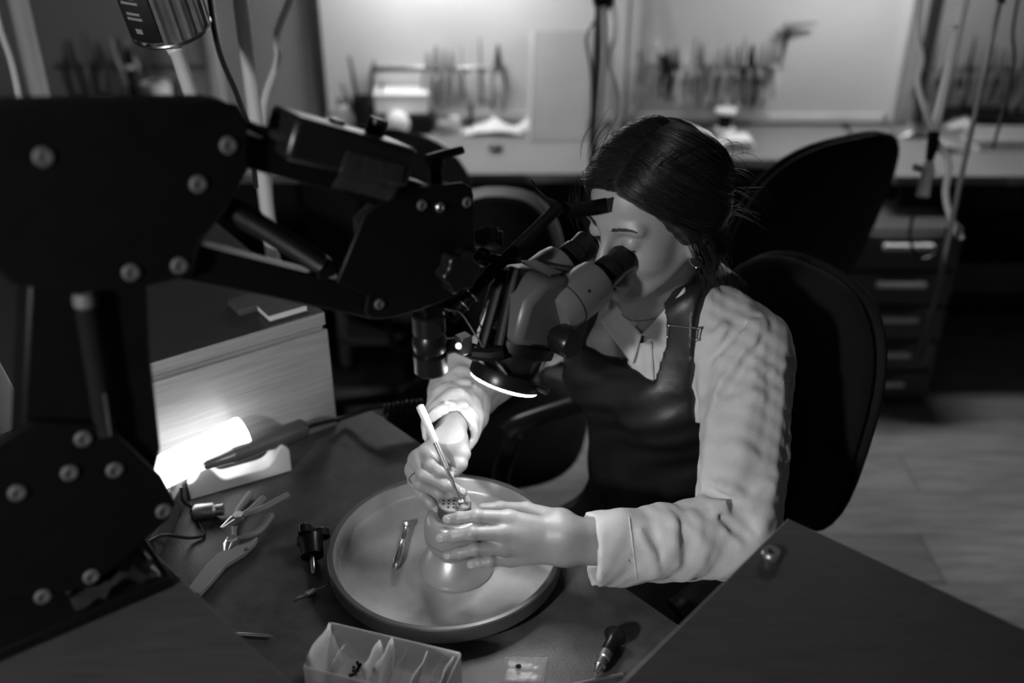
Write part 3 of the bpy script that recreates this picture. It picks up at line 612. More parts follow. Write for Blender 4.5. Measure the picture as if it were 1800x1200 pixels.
t = thing('finger_ring', 'small ring with a clear stone held on the vise', 'ring', rc - npv((0, 0, .0035)))
obj('band', MB().torus(rc, (0, 0, 1), .0085, .0020, 32, 10), M['steel'], t); obj('stone', MB().lathe(rc + npv((-.003, .003, .0015)), (0, 0, 1), [(.001, 0), (.0042, .003), (.0028, .0042)], 8), M['stone'], t, sharp=10)
# scribing tool
g0, g1 = rc + npv((-.001, .0005, .002)), Dp(737, 711, 1.347); ax = unit(g1 - g0); L_ = np.linalg.norm(g1 - g0)
t = thing('graver', 'slim pale scriber held in the right hand', 'scriber', g0)
obj('tip', MB().tube([g0, g0 + ax * .035, g0 + ax * .05], [.0007, .0016, .0019], 10), M['steel'], t)
obj('shaft', MB().tube([g0 + ax * .05, g0 + ax * .052, g0 + ax * (L_ * .62)], [.0019, .0034, .0038], 12), M['brush'], t)
obj('handle', MB().tube([g0 + ax * (L_ * .62), g0 + ax * (L_ * .63), g0 + ax * (L_ * .94), g1 - ax * .002, g1], [.0038, .0048, .0058, .0055, .002], 14), M['white'], t)
# handpiece on the tray
a, b = Zp(716, 922, TZ + .0195), Zp(693, 1000, TZ + .0195); ax = unit(b - a); L_ = np.linalg.norm(b - a)
t = thing('pin_vise', 'slim steel pin vise lying on the tray', 'tool', a)
obj('knob', MB().lathe(a, ax, [(.003, -.003), (.0072, -.002), (.0075, .003), (.004, .006)], 20), M['brush'], t)
obj('shank', MB().lathe(a, ax, [(.0035, .006), (.0055, .012), (.0058, .03), (.0048, .034), (.0048, .04), (.006, .042), (.006, .058)], 20), M['steel'], t)
obj('collet', MB().lathe(a, ax, [(.0064, .058), (.0066, L_ * .85), (.003, L_ * .97), (.0008, L_)], 20), M['steel'], t)
# three lobed black knob with a steel stud
a = Zp(546, 935, TZ + .03); b = Zp(553, 1008, TZ + .005); ax = unit(b - a)
x_, y_, _ = frame(ax)
t = thing('lobed_knob', 'black three lobed knob with a steel stud lying on the bench', 'knob', Zp(550, 985, TZ))
c = Zp(546, 945, TZ + .026)
poly = []
for k in range(48):
    an = 2 * math.pi * k / 48; rr = .0205 + .0080 * math.cos(3 * an + .4); poly.append(c - ax * .012 + x_ * math.cos(an) * rr + y_ * math.sin(an) * rr)
obj('lobed_grip', MB().prism(poly, ax * .014), M['plastic'], t, bevel=.002)
obj('hub', MB().lathe(c, ax, [(.019, 0), (.017, .012), (.0165, .030), (.014, .0315)], 28), M['plastic'], t)
obj('stud', MB().lathe(c, ax, [(.004, .031), (.004, .056), (.003, .058)], 16), M['steel'], t)
def stick(name, label, cat, p, q, parts, lift=.004):
    a, b = Zp(*p, TZ + lift), Zp(*q, TZ + lift); ax = unit(b - a); L = np.linalg.norm(b - a); t = thing(name, label, cat, (a + b) / 2 - npv((0, 0, lift - .0005)))
    for nm, m, prof in parts: obj(nm, MB().lathe(a, ax, [(r, h * L) for r, h in prof], 18), M[m], t)
stick('drill_chuck', 'tiny steel drill chuck lying beside the lobed knob', 'tool', (521, 1052), (576, 1028), [('bit', 'steel', [(.0012, 0), (.0016, .02), (.0016, .3)]), ('body', 'brush', [(.0028, .3), (.0042, .33), (.0042, .5), (.003, .52), (.0042, .55), (.0038, .62)]), ('shank', 'steel', [(.0014, .62), (.0012, .98), (.0004, 1.)])], .0045)
stick('needle', 'thin steel needle near the dark shelf edge', 'needle', (415, 1114), (481, 1118), [('body', 'steel', [(.0018, 0), (.0026, .05), (.0024, .8), (.0004, 1.)])], .003)
a, b = Zp(1078, 1112, TZ + .02), Zp(1047, 1182, TZ + .009)
stick('hand_chuck', 'dark mushroom handled chuck lying at the lower right', 'tool', (1082, 1116), (1046, 1184), [('handle', 'plastic', [(.004, -.03), (.0145, -.02), (.0155, .03), (.012, .10), (.0085, .2), (.0085, .45)]), ('sleeve', 'motor', [(.0075, .45), (.0088, .47), (.0088, .62), (.007, .64), (.0075, .8)]), ('jaws', 'steel', [(.0065, .8), (.004, .95), (.002, 1.)])], .0158)
hp = [Zp(1000, 1206, TZ + .004), Zp(1040, 1196, TZ + .004), Zp(1095, 1185, TZ + .004)]
one('steel_rod', MB().tube(spline(hp, 6), .0028, 10), M['motor'], 'dark thin rod at the bottom picture edge', 'rod')
# pliers on the bench
def pliers(label, piv, jaw, h1, h2, z, mid1, mid2, jawm='steel', jaw_r=.006):
    p, j = Zp(*piv, z), Zp(*jaw, z); t = thing('pliers', label, 'pliers', (p[0], p[1], TZ + .0005), 'pliers on the bench')
    d = unit(j - p); s = np.cross(d, (0, 0, 1))
    for k in (-1, 1): obj('jaw', MB().tube([p + s * k * .003 - d * .004, p + s * k * .0045 + d * .008, j + s * k * .001], [jaw_r, jaw_r * .95, jaw_r * .3], 10, flat=.8), M[jawm], t)
    obj('pivot', MB().lathe(p - npv((0, 0, .0065)), (0, 0, 1), [(.008, 0), (.0085, .002), (.0085, .0115), (.0075, .013)], 20), M['brush'], t)
    for m_, h in ((mid1, h1), (mid2, h2)):
        obj('handle', MB().tube(spline([p - d * .004, Zp(*m_, z), Zp(*h, z)], 8), [.0042] * 4 + [.0058] * 12 + [.005], 12, flat=.85), M['grey'], t)
pliers('slim pliers lying open on top of the other pliers', (419, 909), (389, 928), (507, 869), (464, 874), TZ + .024, (462, 893), (440, 897))
pliers('wide cutting pliers lying under the slim pliers', (409, 952), (398, 975), (478, 905), (441, 866), TZ + .0085, (452, 935), (415, 905), jaw_r=.0085)
sp = [Zp(x, y, TZ + .002) for x, y in ((352, 1052), (372, 1030), (398, 1000), (430, 980), (449, 962), (455, 951), (449, 953), (436, 962), (412, 968), (385, 980), (362, 1000), (340, 1030), (325, 1050))]
t = thing('shears', 'large pale handled shears half hidden by the dark shelf', 'shears', Zp(400, 1000, TZ + .001))
obj('body', MB().prism(sp, (0, 0, .010)), M['grey'], t, bevel=.003); q = Zp(433, 965, TZ + .0122); obj('rivet', MB().lathe(q, (0, 0, 1), [(.003, 0), (.003, .001)], 14), M['dgrey'], t)
# cradle with the black handpiece, tube lamp, clip rail
def facep(x, y, off):
    r = ray(x, y); b0 = g3(P1 - NB * off, 0); n_ = g3(NB, 0); return CP + r * (((b0 - CP) @ n_) / (r @ n_))
ca_, cb_ = Zp(335, 880, TZ), Zp(514, 828, TZ); dx = unit(cb_ - ca_); dy = np.cross((0, 0, 1), dx); Lc = np.linalg.norm(cb_ - ca_)
t = thing('handpiece_cradle', 'white saddle shaped cradle on the bench by the tube lamp', 'cradle', ca_)
N = 36; prof = []
for k in range(N + 1):
    s = k / N; h = .020 + .034 * max(math.exp(-((s - .20) / .085) ** 2), math.exp(-((s - .93) / .10) ** 2)) + (.012 if s < .2 else 0)
    prof.append((s * Lc, min(h, .055)))
pl = [ca_ + dx * s + npv((0, 0, h)) for s, h in prof] + [ca_ + dx * Lc + npv((0, 0, .0005)), ca_ + npv((0, 0, .0005))]
obj('saddle', MB().prism(pl, dy * .032), M['white'], t, bevel=.004); obj('collar', MB().ball(ca_ + dx * .02 + dy * .016 + npv((0, 0, .035)), (.014, .014, .014)), M['white'], t)
ha, hb = facep(408, 800, .080), facep(536, 752, .055); ax = unit(hb - ha); Lh = np.linalg.norm(hb - ha)
t = thing('rotary_handpiece', 'dark rotary handpiece resting in the white cradle', 'handpiece', ha)
obj('nose', MB().lathe(ha, ax, [(.004, -.05), (.007, -.045), (.009, -.02), (.0125, .0)], 20), M['motor'], t)
obj('grip', MB().lathe(ha, ax, [(.0125, 0), (.0135, .01), (.0135, Lh * .45), (.017, Lh * .6), (.0175, Lh * .96), (.013, Lh)], 24), M['dgrey'], t)
cd = [hb, facep(560, 744, .04), Zp(605, 733, TZ + .012), Zp(650, 718, TZ + .03), Zp(690, 712, TZ + .04)]
obj('cord', MB().tube(spline(cd, 8), .004, 8), M['cable'], t)
cl = []
for k in range(150):
    s = k / 149; base = Zp(672 + 72 * s, 720 - 10 * s, TZ + .035); an = s * 2 * math.pi * 9; cl.append(base + npv((.002 * math.sin(an), .009 * math.cos(an), .009 * math.sin(an))))
obj('coiled_cord', MB().tube(cl, .0024, 6), M['cable'], t)
la_, lb_ = facep(215, 864, .06), facep(430, 757, .05); ax = unit(lb_ - la_); Lt = np.linalg.norm(lb_ - la_)
t = thing('tube_lamp', 'glowing white tube lamp beside the pale cabinet', 'lamp', la_ - npv((0, 0, .08)))
obj('tube', MB().lathe(la_, ax, [(.0255, .0), (.0265, .003), (.0265, Lt - .006), (.0245, Lt - .001), (.012, Lt + .001)], 32), M['tube_e'], t, sharp=50)
obj('end_cap', MB().lathe(la_, ax, [(.02, -.03), (.025, -.028), (.025, .0), (.022, .001)], 28), M['frame_d'], t)
lp = la_ + ax * .02
obj('stand_post', MB().cyl(npv((lp[0], lp[1], TZ + .012)), lp - npv((0, 0, .022)), .008, n=14), M['frame_d'], t); obj('stand_foot', MB().lathe((lp[0], lp[1], TZ + .0005), (0, 0, 1), [(.04, 0), (.04, .008), (.02, .012)], 28), M['frame_d'], t)
ra, rb = Zp(262, 985, TZ), Zp(322, 868, TZ); dx = unit(rb - ra); dy = np.cross((0, 0, 1), dx); Lr = np.linalg.norm(rb - ra)
t = thing('clip_rail', 'dark rail with pale clips on the bench beside the arm', 'rail', ra)
obj('rail_body', MB().box((ra + rb) / 2 + npv((0, 0, .02)), (Lr, .026, .039), (dx, dy, npv((0, 0, 1)))), M['dgrey'], t, bevel=.002)
for k in range(7): obj('clip', MB().box(ra + dx * Lr * (k + .5) / 7 + npv((0, 0, .043)) + dy * .004, (Lr / 11, .016, .008), (dx, dy, npv((0, 0, 1)))), M['grey'], t, bevel=.0015)
one('lamp_wire', MB().tube(spline([Zp(318, 856, TZ + .05), Zp(322, 880, TZ + .03), Zp(345, 895, TZ + .008), Zp(372, 905, TZ + .005), Zp(392, 918, TZ + .005)], 8), .0026, 8), M['cable'], 'thin wire looping from the cradle towards the pliers', 'wire')
one('lamp_wire', MB().tube(spline([Zp(262, 952, TZ + .05), Zp(290, 940, TZ + .045), Zp(330, 945, TZ + .01), Zp(357, 940, TZ + .004), Zp(352, 920, TZ + .004), Zp(338, 905, TZ + .006), Zp(336, 885, TZ + .008)], 8), .0026, 8), M['cable'], 'thin dark wire looping over the clip rail', 'wire')
ta, tb = Zp(340, 900, TZ + .014), Zp(382, 896, TZ + .014)
one('glass_vial', MB().lathe(ta, unit(tb - ta), [(.010, 0), (.0125, .004), (.0125, .03), (.009, .034), (.0095, .045)], 20), M['brush'], 'small steel vial behind the pliers', 'vial')
# clear box with paper envelopes
bx = [Zp(574, 1165, TZ + .0), Zp(825, 1160, TZ), ]
o0 = Zp(590, 1152, TZ + .0008); o1 = Zp(806, 1205, TZ + .0008); dx = unit(o1 - o0); dy = np.cross(dx, (0, 0, 1)); z = npv((0, 0, 1)); Lb, Wb, Hb = .172, .075, .055
t = thing('clear_box', 'clear plastic box of small envelopes at the bottom of the picture', 'box', o0 + dx * Lb / 2 + dy * Wb / 2)
A = lambda x, y, h: o0 + dx * x + dy * y + z * h
fl = .004
obj('box_bottom', MB().box(A(Lb / 2, Wb / 2, .001), (Lb, Wb, .002), (dx, dy, z)), M['clear'], t)
for nm, c, sz, an in (('long', (Lb / 2, -.001), (Lb, .0016), 0), ('long', (Lb / 2, Wb + .001), (Lb, .0016), 0), ('end', (-.001, Wb / 2), (.0016, Wb), 0), ('end', (Lb + .001, Wb / 2), (.0016, Wb), 0)):
    obj('box_wall', MB().box(A(c[0], c[1], .002 + Hb / 2), (sz[0], sz[1], Hb), (dx, dy, z)), M['clear'], t, bevel=.0004)
obj('box_rim', MB().tube([A(0, 0, Hb + .002), A(Lb, 0, Hb + .002), A(Lb, Wb, Hb + .002), A(0, Wb, Hb + .002), A(0, 0, Hb + .002)], .0014, 6), M['clear'], t)
for k, (x, ln, hh, m, lb) in enumerate(((.010, -.010, .064, 'paper', 'white envelope at the left end of the clear box'), (.016, -.006, .060, 'bag', 'clear bag second from the left in the clear box'), (.050, -.028, .045, 'bag', 'clear bag with dark stones leaning in the clear box'), (.074, -.004, .060, 'paper', 'upright white envelope in the middle of the clear box'), (.084, .002, .064, 'paper', 'tallest white envelope in the clear box'), (.096, .012, .060, 'bag', 'clear bag right of the tallest envelope'), (.118, .014, .055, 'paper', 'white envelope with faint writing in the clear box'), (.150, .004, .060, 'bag', 'clear bag near the right end of the clear box'), (.160, .004, .056, 'paper', 'white envelope at the right end of the clear box'))):
    w = Wb - .012 - .006 * (k % 3); a0 = A(x, .005, .003); P = [a0, a0 + dy * w, a0 + dy * (w - .006 * (k % 2)) + z * hh + dx * ln, a0 + dy * .005 * (k % 2) + z * (hh - .004) + dx * ln]
    rows = [[P[0] * (1 - j / 6) + P[1] * j / 6 + ((P[3] * (1 - j / 6) + P[2] * j / 6) - (P[0] * (1 - j / 6) + P[1] * j / 6)) * i / 6 + dx * .0015 * math.sin(j * 1.3 + k + i) for j in range(7)] for i in range(7)]
    e = one('paper_envelope' if m == 'paper' else 'zip_bag', MB().grid(rows), M[m], lb, 'envelope' if m == 'paper' else 'bag', 'envelopes in the clear box', solid=.0012, sharp=0)
    if k in (2, 7):
        mb = MB()
        for q in range(26): mb.ball(a0 + dy * random.uniform(.012, w - .012) + dx * (ln * .35 + random.uniform(.001, .004)) + z * random.uniform(.006, .022), .0022, 6)
        obj('stone_chips', mb, M['blackm'], e, kind='stuff')
q = Zp(917, 1182, TZ + .0005)
rows = [[q + npv(((i / 8 - .5) * .055 + .006 * (j / 8), (j / 8 - .5) * .042, .0015 + .0035 * abs(math.sin(i * 1.7 + j * 2.1)))) for j in range(9)] for i in range(9)]
t = thing('zip_bag', 'tiny clear zip bag lying flat beside the clear box', 'bag', q)
obj('bag_film', MB().grid(rows), M['bag'], t, solid=.0008, sharp=0); obj('bag_seal', MB().tube([q + npv((-.022, .021, .004)), q + npv((.034, .021, .004))], .0012, 6), M['bag'], t)
obj('gem', MB().lathe(q + npv((-.004, .006, .002)), (0, 0, 1), [(.001, 0), (.004, .003), (.0025, .0045)], 8), M['blackm'], t, sharp=10)

# ================================================================== microscope stand
A0 = npv((-.46, .80)); EA = npv((.795, .606, 0)); NA = npv((.606, -.795, 0)); ZA = npv((0, 0, 1))
def arm(x, y, off=0.):
    r = ray(x, y); base = npv((A0[0], A0[1], 0)) + NA * off; tt = ((base - CP) @ NA) / (r @ NA); return CP + r * tt
def plate(pts, off, th): return MB().prism([arm(x, y, off) for x, y in pts], -NA * th)
SB = A0 + EA[:2] * -.10 - NA[:2] * .03
st = thing('microscope_stand', 'large black jointed microscope stand filling the left side', 'stand', g3(SB, WZ))
obj('base_plate', MB().box(g3(A0, WZ + .008) + EA * -.10 - NA * .03, (.37, .142, .014), (EA, NA, ZA)), M['black'], st, bevel=.002)
low = [(58, 742), (190, 746), (284, 838), (309, 884), (299, 910), (206, 994), (152, 1035), (40, 1052), (-40, 1050), (-40, 800)]
for off in (.030, -.026): obj('lower_plate', plate(low, off, .007), M['black'], st, bevel=.002)
obj('column', plate([(52, 470), (258, 478), (268, 640), (284, 790), (250, 930), (30, 930), (40, 700)], .020, .040), M['black'], st, bevel=.004)
uppr = [(-60, 200), (30, 184), (380, 178), (422, 186), (437, 214), (437, 300), (396, 374), (352, 430), (338, 482), (312, 492), (256, 505), (120, 520), (20, 500), (-60, 420)]
for off in (.030, -.026): obj('upper_plate', plate(uppr, off, .007), M['black'], st, bevel=.003)
obj('top_cover', plate([(-60, 204), (32, 188), (380, 182), (420, 190), (432, 214), (432, 240), (380, 222), (30, 226), (-60, 240)], .022, .044), M['blackm'], st, bevel=.004)
def bolt(x, y, off, r=.0075, m='screw'):
    c = arm(x, y, off); obj('bolt', MB().lathe(c, NA, [(r, 0), (r, .002), (r * .8, .0035), (r * .45, .0035), (r * .4, .002)], 20), M[m], st)
for x, y in ((76, 275), (401, 255), (348, 323), (315, 466), (230, 478)): bolt(x, y, .030, .0085)
for x, y in ((146, 770), (201, 825), (122, 830), (30, 865), (287, 897), (160, 1012), (75, 1047)): bolt(x, y, .030, .0085)
hx = []; c0, c1 = arm(150, 535, .026), arm(186, 762, .026); ax = unit(c1 - c0); x_, y_, _ = frame(ax); Ls = np.linalg.norm(c1 - c0)
for k in range(420): s = k / 419; an = s * 2 * math.pi * 35; hx.append(c0 + ax * Ls * s + (x_ * math.cos(an) + y_ * math.sin(an)) * .0085)
obj('tension_spring', MB().tube(hx, .0014, 6), M['blackm'], st); obj('spring_cap', MB().lathe(c0, ax, [(.008, -.012), (.0105, -.008), (.0105, .0)], 18), M['screw'], st)
obj('spring_rod', MB().cyl(arm(182, 690, .034), arm(193, 765, .034), .002, n=10), M['steel'], st)
obj('upper_bar', plate([(392, 222), (470, 245), (760, 328), (742, 388), (560, 330), (392, 286)], .016, .032), M['black'], st, bevel=.003)
obj('lower_bar', plate([(338, 428), (470, 462), (664, 512), (694, 548), (652, 562), (480, 524), (316, 492)], .016, .032), M['black'], st, bevel=.003)
obj('gas_spring', ribbed([arm(378, 352, .01), arm(470, 405, .01), arm(560, 462, .01)], .0125, 14, .0040), M['plastic'], st)
obj('spring_end', MB().box(arm(566, 470, .008), (.02, .02, .02), (EA, NA, ZA)), M['black'], st, bevel=.002)
head = [(690, 342), (745, 329), (815, 321), (829, 328), (833, 342), (833, 470), (806, 520), (740, 545), (690, 559), (655, 562), (642, 548), (648, 520), (592, 498), (642, 376)]
for off in (.026, -.022): obj('head_plate', plate(head, off, .006), M['black'], st, bevel=.002)
obj('head_block', plate([(700, 350), (815, 332), (824, 345), (824, 468), (796, 512), (690, 545), (660, 520), (650, 400)], .019, .038), M['blackm'], st)
for x, y in ((741, 360), (820, 355), (666, 534)): bolt(x, y, .026, .0062)
bolt(773, 364, .026, .0062, 'brush')
l0 = arm(768, 330, 0); obj('lever_stub', MB().lathe(l0 - ZA * .005, ZA, [(.011, 0), (.009, .006), (.0075, .008), (.0075, .03), (.010, .032), (.010, .042)], 18), M['plastic'], st)
obj('lever', MB().tube([l0 + ZA * .035 - EA * .01, l0 + ZA * .037 + EA * .012, l0 + ZA * .038 + EA * .036], [.008, .007, .006], 12, flat=.8), M['plastic'], st)
kb = arm(795, 470, .026); kn = []
for k in range(40): an = 2 * math.pi * k / 40; rr = .024 + .0028 * math.cos(6 * an); kn.append(kb + (EA * math.cos(an) + ZA * math.sin(an)) * rr)
obj('tilt_knob', MB().prism(kn, NA * .022), M['plastic'], st, bevel=.003)
# tilt joint, hanging pivot and holder of the scope
pv = Dp(755, 598, 1.235); dn = npv((0, 0, -1))
obj('pivot_block', MB().box(Dp(752, 540, 1.215), (.026, .03, .05), (EA, NA, ZA)), M['black'], st, bevel=.002)
obj('pivot', MB().lathe(pv + npv((0, 0, .038)), dn, [(.018, 0), (.0205, .002), (.0205, .026), (.0175, .028), (.0215, .036), (.0215, .048), (.0175, .055), (.0215, .057), (.0215, .080), (.0195, .083)], 36), M['plastic'], st, sharp=30)
obj('pivot_pin', MB().lathe(pv + npv((0, 0, -.045)), dn, [(.0055, 0), (.0055, .005), (.003, .007)], 16), M['steel'], st)
arm_e = Dp(842, 622, 1.265)
obj('cross_arm', MB().tube([pv + npv((.0, 0, -.012)), Dp(800, 606, 1.25), arm_e], [.011, .010, .011], 14), M['black'], st)
obj('cross_clamp', MB().box(Dp(815, 604, 1.245), (.016, .016, .024), (EA, NA, ZA)).tube([Dp(808, 607, 1.235), Dp(806, 608, 1.228)], .005, 12), M['brush'], st, bevel=.001)
# control box strapped on the upper bar
ba, bb = arm(478, 232, 0), arm(690, 288, 0); ax = unit(bb - ba); sd = NA; upn = np.cross(sd, ax); upn = upn if upn[2] > 0 else -upn; Lx = np.linalg.norm(bb - ba)
t = thing('light_control_box', 'black control box taped onto the upper arm', 'control box', (ba + bb) / 2 - upn * .022)
bx_ = obj('case', MB().box((ba + bb) / 2 + upn * .004 + sd * .012, (Lx, .06, .044), (ax, sd, upn)), M['plastic'], t, bevel=.006)
obj('dial', MB().lathe(ba + ax * Lx * .77 + upn * .026 + sd * .0, upn, [(.0105, 0), (.0105, .016), (.009, .0175)], 20), M['plastic'], t)
obj('switch', MB().box(ba + ax * Lx * .45 + upn * .027, (.014, .01, .005), (ax, sd, upn)), M['plastic'], t)
obj('cable_gland', MB().tube([ba + sd * .01, ba - ax * .02 + sd * .01, ba - ax * .045 + upn * .004], [.0065, .005, .003], 12), M['rubber'], t)
rr = np.random.RandomState(4)
rows = [[ba + ax * Lx * (.40 + .5 * i / 14) + sd * (.0435 + .002 * rr.rand() - .006 * max(0, j - 5) / 3) + upn * (.006 - .0052 * j + .0015 * rr.rand()) for j in range(9)] for i in range(15)]
obj('wrap_film', MB().grid(rows), M['film'], t, solid=.0006, sharp=0)
rows = [[g3(A0, WZ + .0165) + EA * (.075 - .09 * i / 12) + NA * (.040 - .055 * j / 8) + ZA * (.003 + .006 * rr.rand() + .02 * math.exp(-((i - 5) / 3) ** 2) * rr.rand()) for j in range(9)] for i in range(13)]
one('plastic_wrap', MB().grid(rows), M['film'], 'crumpled clear plastic wrap on the stand base', 'plastic wrap', solid=.0006, sharp=0)

# ================================================================== stereo microscope
MO = Yp(886, 672, 1.12); TL = R(25)
MX = npv((.669, -.743, 0)); MY = npv((.743 * math.cos(TL), .669 * math.cos(TL), -math.sin(TL))); MZ = np.cross(MX, MY)
L = lambda x, y, z: MO + MX * x + MY * y + MZ * z
sc = thing('stereo_microscope', 'grey stereo microscope with black eyepieces and lit ring light', 'microscope', MO)
rl = obj('ring_light', MB().lathe(MO, MZ, [(.030, .002), (.0475, .002), (.049, .004), (.049, .014), (.046, .021), (.037, .024), (.030, .024)], 56), M['plastic'], sc)
obj('led_ring', MB().lathe(MO, MZ, [(.0335, .0024), (.0335, -.0012), (.0455, -.0012), (.0468, .0024)], 56, cap=False), M['ring_e'], rl)
obj('lens_shroud', MB().lathe(MO, MZ, [(.031, .004), (.032, -.004), (.0315, -.007), (.027, -.007), (.026, -.002)], 48, cap=False), M['plastic'], sc)
obj('objective_lens', MB().lathe(MO, MZ, [(.027, -.003), (.0268, .006)], 40), M['glass'], sc)
obj('clamp_screw', MB().tube([L(.045, .012, .012), L(.062, .016, .014)], [.004, .005], 12), M['plastic'], rl)
obj('objective', MB().lathe(MO, MZ, [(.034, .022), (.038, .028), (.0385, .044), (.0415, .046), (.0415, .066), (.040, .068)], 48), M['plastic'], sc)
prof = [(-.046, .062), (.036, .062), (.054, .080), (.062, .105), (.044, .138), (.012, .160), (-.03, .150), (-.050, .120)]
obj('body', MB().prism([L(-.040, y_, z_) for y_, z_ in prof], MX * .080), M['scope'], sc, bevel=.010, sharp=60)
obj('name_plate', MB().prism([L(-.03, -.018, .1565), L(.032, -.018, .1565), L(.026, .010, .1622), L(-.024, .010, .1622)], MZ * .0016), M['lab'], sc)
ED = unit(MY * .74 + MZ * .67)
for s in (-1, 1):
    c = L(s * .0335, .022, .118)
    hs = obj('prism_housing', MB().lathe(c, ED, [(.026, -.012), (.031, .0), (.0325, .02), (.0325, .052), (.030, .066), (.024, .071)], 40), M['scope2'], sc, sharp=28)
    obj('seam', MB().torus(c + ED * .012, ED, .0318, .0009, 40, 6), M['blackm'], hs)
    obj('set_screw', MB().lathe(c + ED * .03 + unit(MX * .8 + np.cross(ED, MX) * -.6) * .0323, unit(MX * .8 + np.cross(ED, MX) * -.6), [(.0022, 0), (.0022, .0006)], 10), M['blackm'], hs)
    ep = obj('eyepiece', MB().lathe(c, ED, [(.0165, .068), (.0165, .080), (.0195, .081), (.0205, .084), (.0205, .097), (.0185, .099), (.0195, .110), (.0212, .118), (.0205, .121), (.016, .121), (.013, .114)], 40), M['plastic'], sc, sharp=30)
    obj('eye_lens', MB().lathe(c, ED, [(.0131, .1135), (.013, .1145)], 30), M['glass'], ep)
for s in (-1, 1):
    kc = L(s * .044, .014, .084); kp = [kc + (MY * math.cos(2 * math.pi * k / 48) + MZ * math.sin(2 * math.pi * k / 48)) * (.0195 if (k // 2) % 2 else .0182) for k in range(48)]
    obj('zoom_knob', MB().lathe(kc, MX * s, [(.012, -.002), (.012, .005), (.0185, .006), (.0195, .009), (.0195, .030), (.017, .034)], 40), M['plastic'], sc)
# holder ring, struts and shield rod (black)
obj('holder_ring', MB().lathe(MO, MZ, [(.0425, .050), (.050, .050), (.050, .064), (.0425, .064)], 48), M['black'], sc)
j0 = Dp(858, 452, 1.255)
for a_, b_ in (((906, 470), (876, 612)), ((884, 474), (846, 612))): obj('strut', MB().tube([Dp(a_[0], a_[1], 1.25), Dp(b_[0], b_[1], 1.252)], .0075, 10, flat=.55), M['black'], sc)
obj('strut_foot', MB().tube([Dp(832, 620, 1.255), Dp(862, 622, 1.25), Dp(885, 618, 1.25)], [.009, .011, .009], 10), M['black'], sc)
obj('scale_window', MB().box(Dp(856, 556, 1.262), (.012, .004, .042), (EA, NA, unit(MZ + npv((.1, 0, 0))))), M['offw'], sc, bevel=.003)
obj('side_bracket', MB().prism([Dp(840, 600, 1.285), Dp(868, 470, 1.285), Dp(905, 480, 1.285), Dp(890, 610, 1.285)], FW * .012), M['grey'], sc, bevel=.002)
obj('top_bracket', MB().tube([Dp(845, 452, 1.255), Dp(880, 458, 1.25), Dp(916, 455, 1.25)], [.010, .009, .007], 12, flat=.7), M['black'], sc)
jb = Dp(858, 432, 1.25); kn = [jb + (RT * math.cos(2 * math.pi * k / 40) + np.cross(RT, UPV * .9 + FW * .3) * math.sin(2 * math.pi * k / 40)) * (.0165 + .0022 * math.cos(2 * math.pi * k * 7 / 40)) for k in range(40)]
obj('clamp_knob', MB().prism(kn, unit(UPV * .9 + FW * .3) * .020), M['plastic'], sc, bevel=.002)
obj('clamp_ball', MB().ball(Dp(848, 452, 1.25), .0125, 18), M['plastic'], sc)
obj('clamp_nut', MB().tube([Dp(834, 448, 1.25), Dp(838, 440, 1.25)], .008, 12), M['brush'], sc)
obj('shield_rod', MB().tube([Dp(792, 560, 1.24), Dp(860, 482, 1.245), Dp(984, 362, 1.27)], .0078, 12), M['black'], sc)
for s in (.12, .2): obj('rod_ring', MB().torus(Dp(792 + 192 * s, 560 - 198 * s, 1.241), Dp(984, 362, 1.27) - Dp(792, 560, 1.24), .008, .0012, 24, 6), M['motor'], sc)
SP = [(935, 318), (946, 334), (962, 348), (982, 358), (1005, 362), (1035, 358), (1066, 352)]
rows = []
for k, (x, y) in enumerate(SP):
    d = 1.27 + .012 * k / 6; c = Dp(x, y, d); wv = unit(npv((.15, .55, -.5)) if k < 3 else npv((.12, .2, -.75))); rows.append([c - wv * .004, c + wv * .006, c + wv * .019])
obj('face_shield', MB().grid(rows), M['black'], sc, solid=.0014, sharp=0)
obj('safety_wire', MB().tube(spline([Dp(755, 535, 1.21), Dp(790, 545, 1.22), Dp(812, 552, 1.235), Dp(845, 602, 1.245), Dp(882, 648, 1.262)], 8), .0011, 6), M['motor'], sc)
obj('wire_spring', ribbed([Dp(876, 640, 1.258), Dp(886, 652, 1.262), Dp(893, 663, 1.266)], .003, 8, .0022), M['steel'], sc)

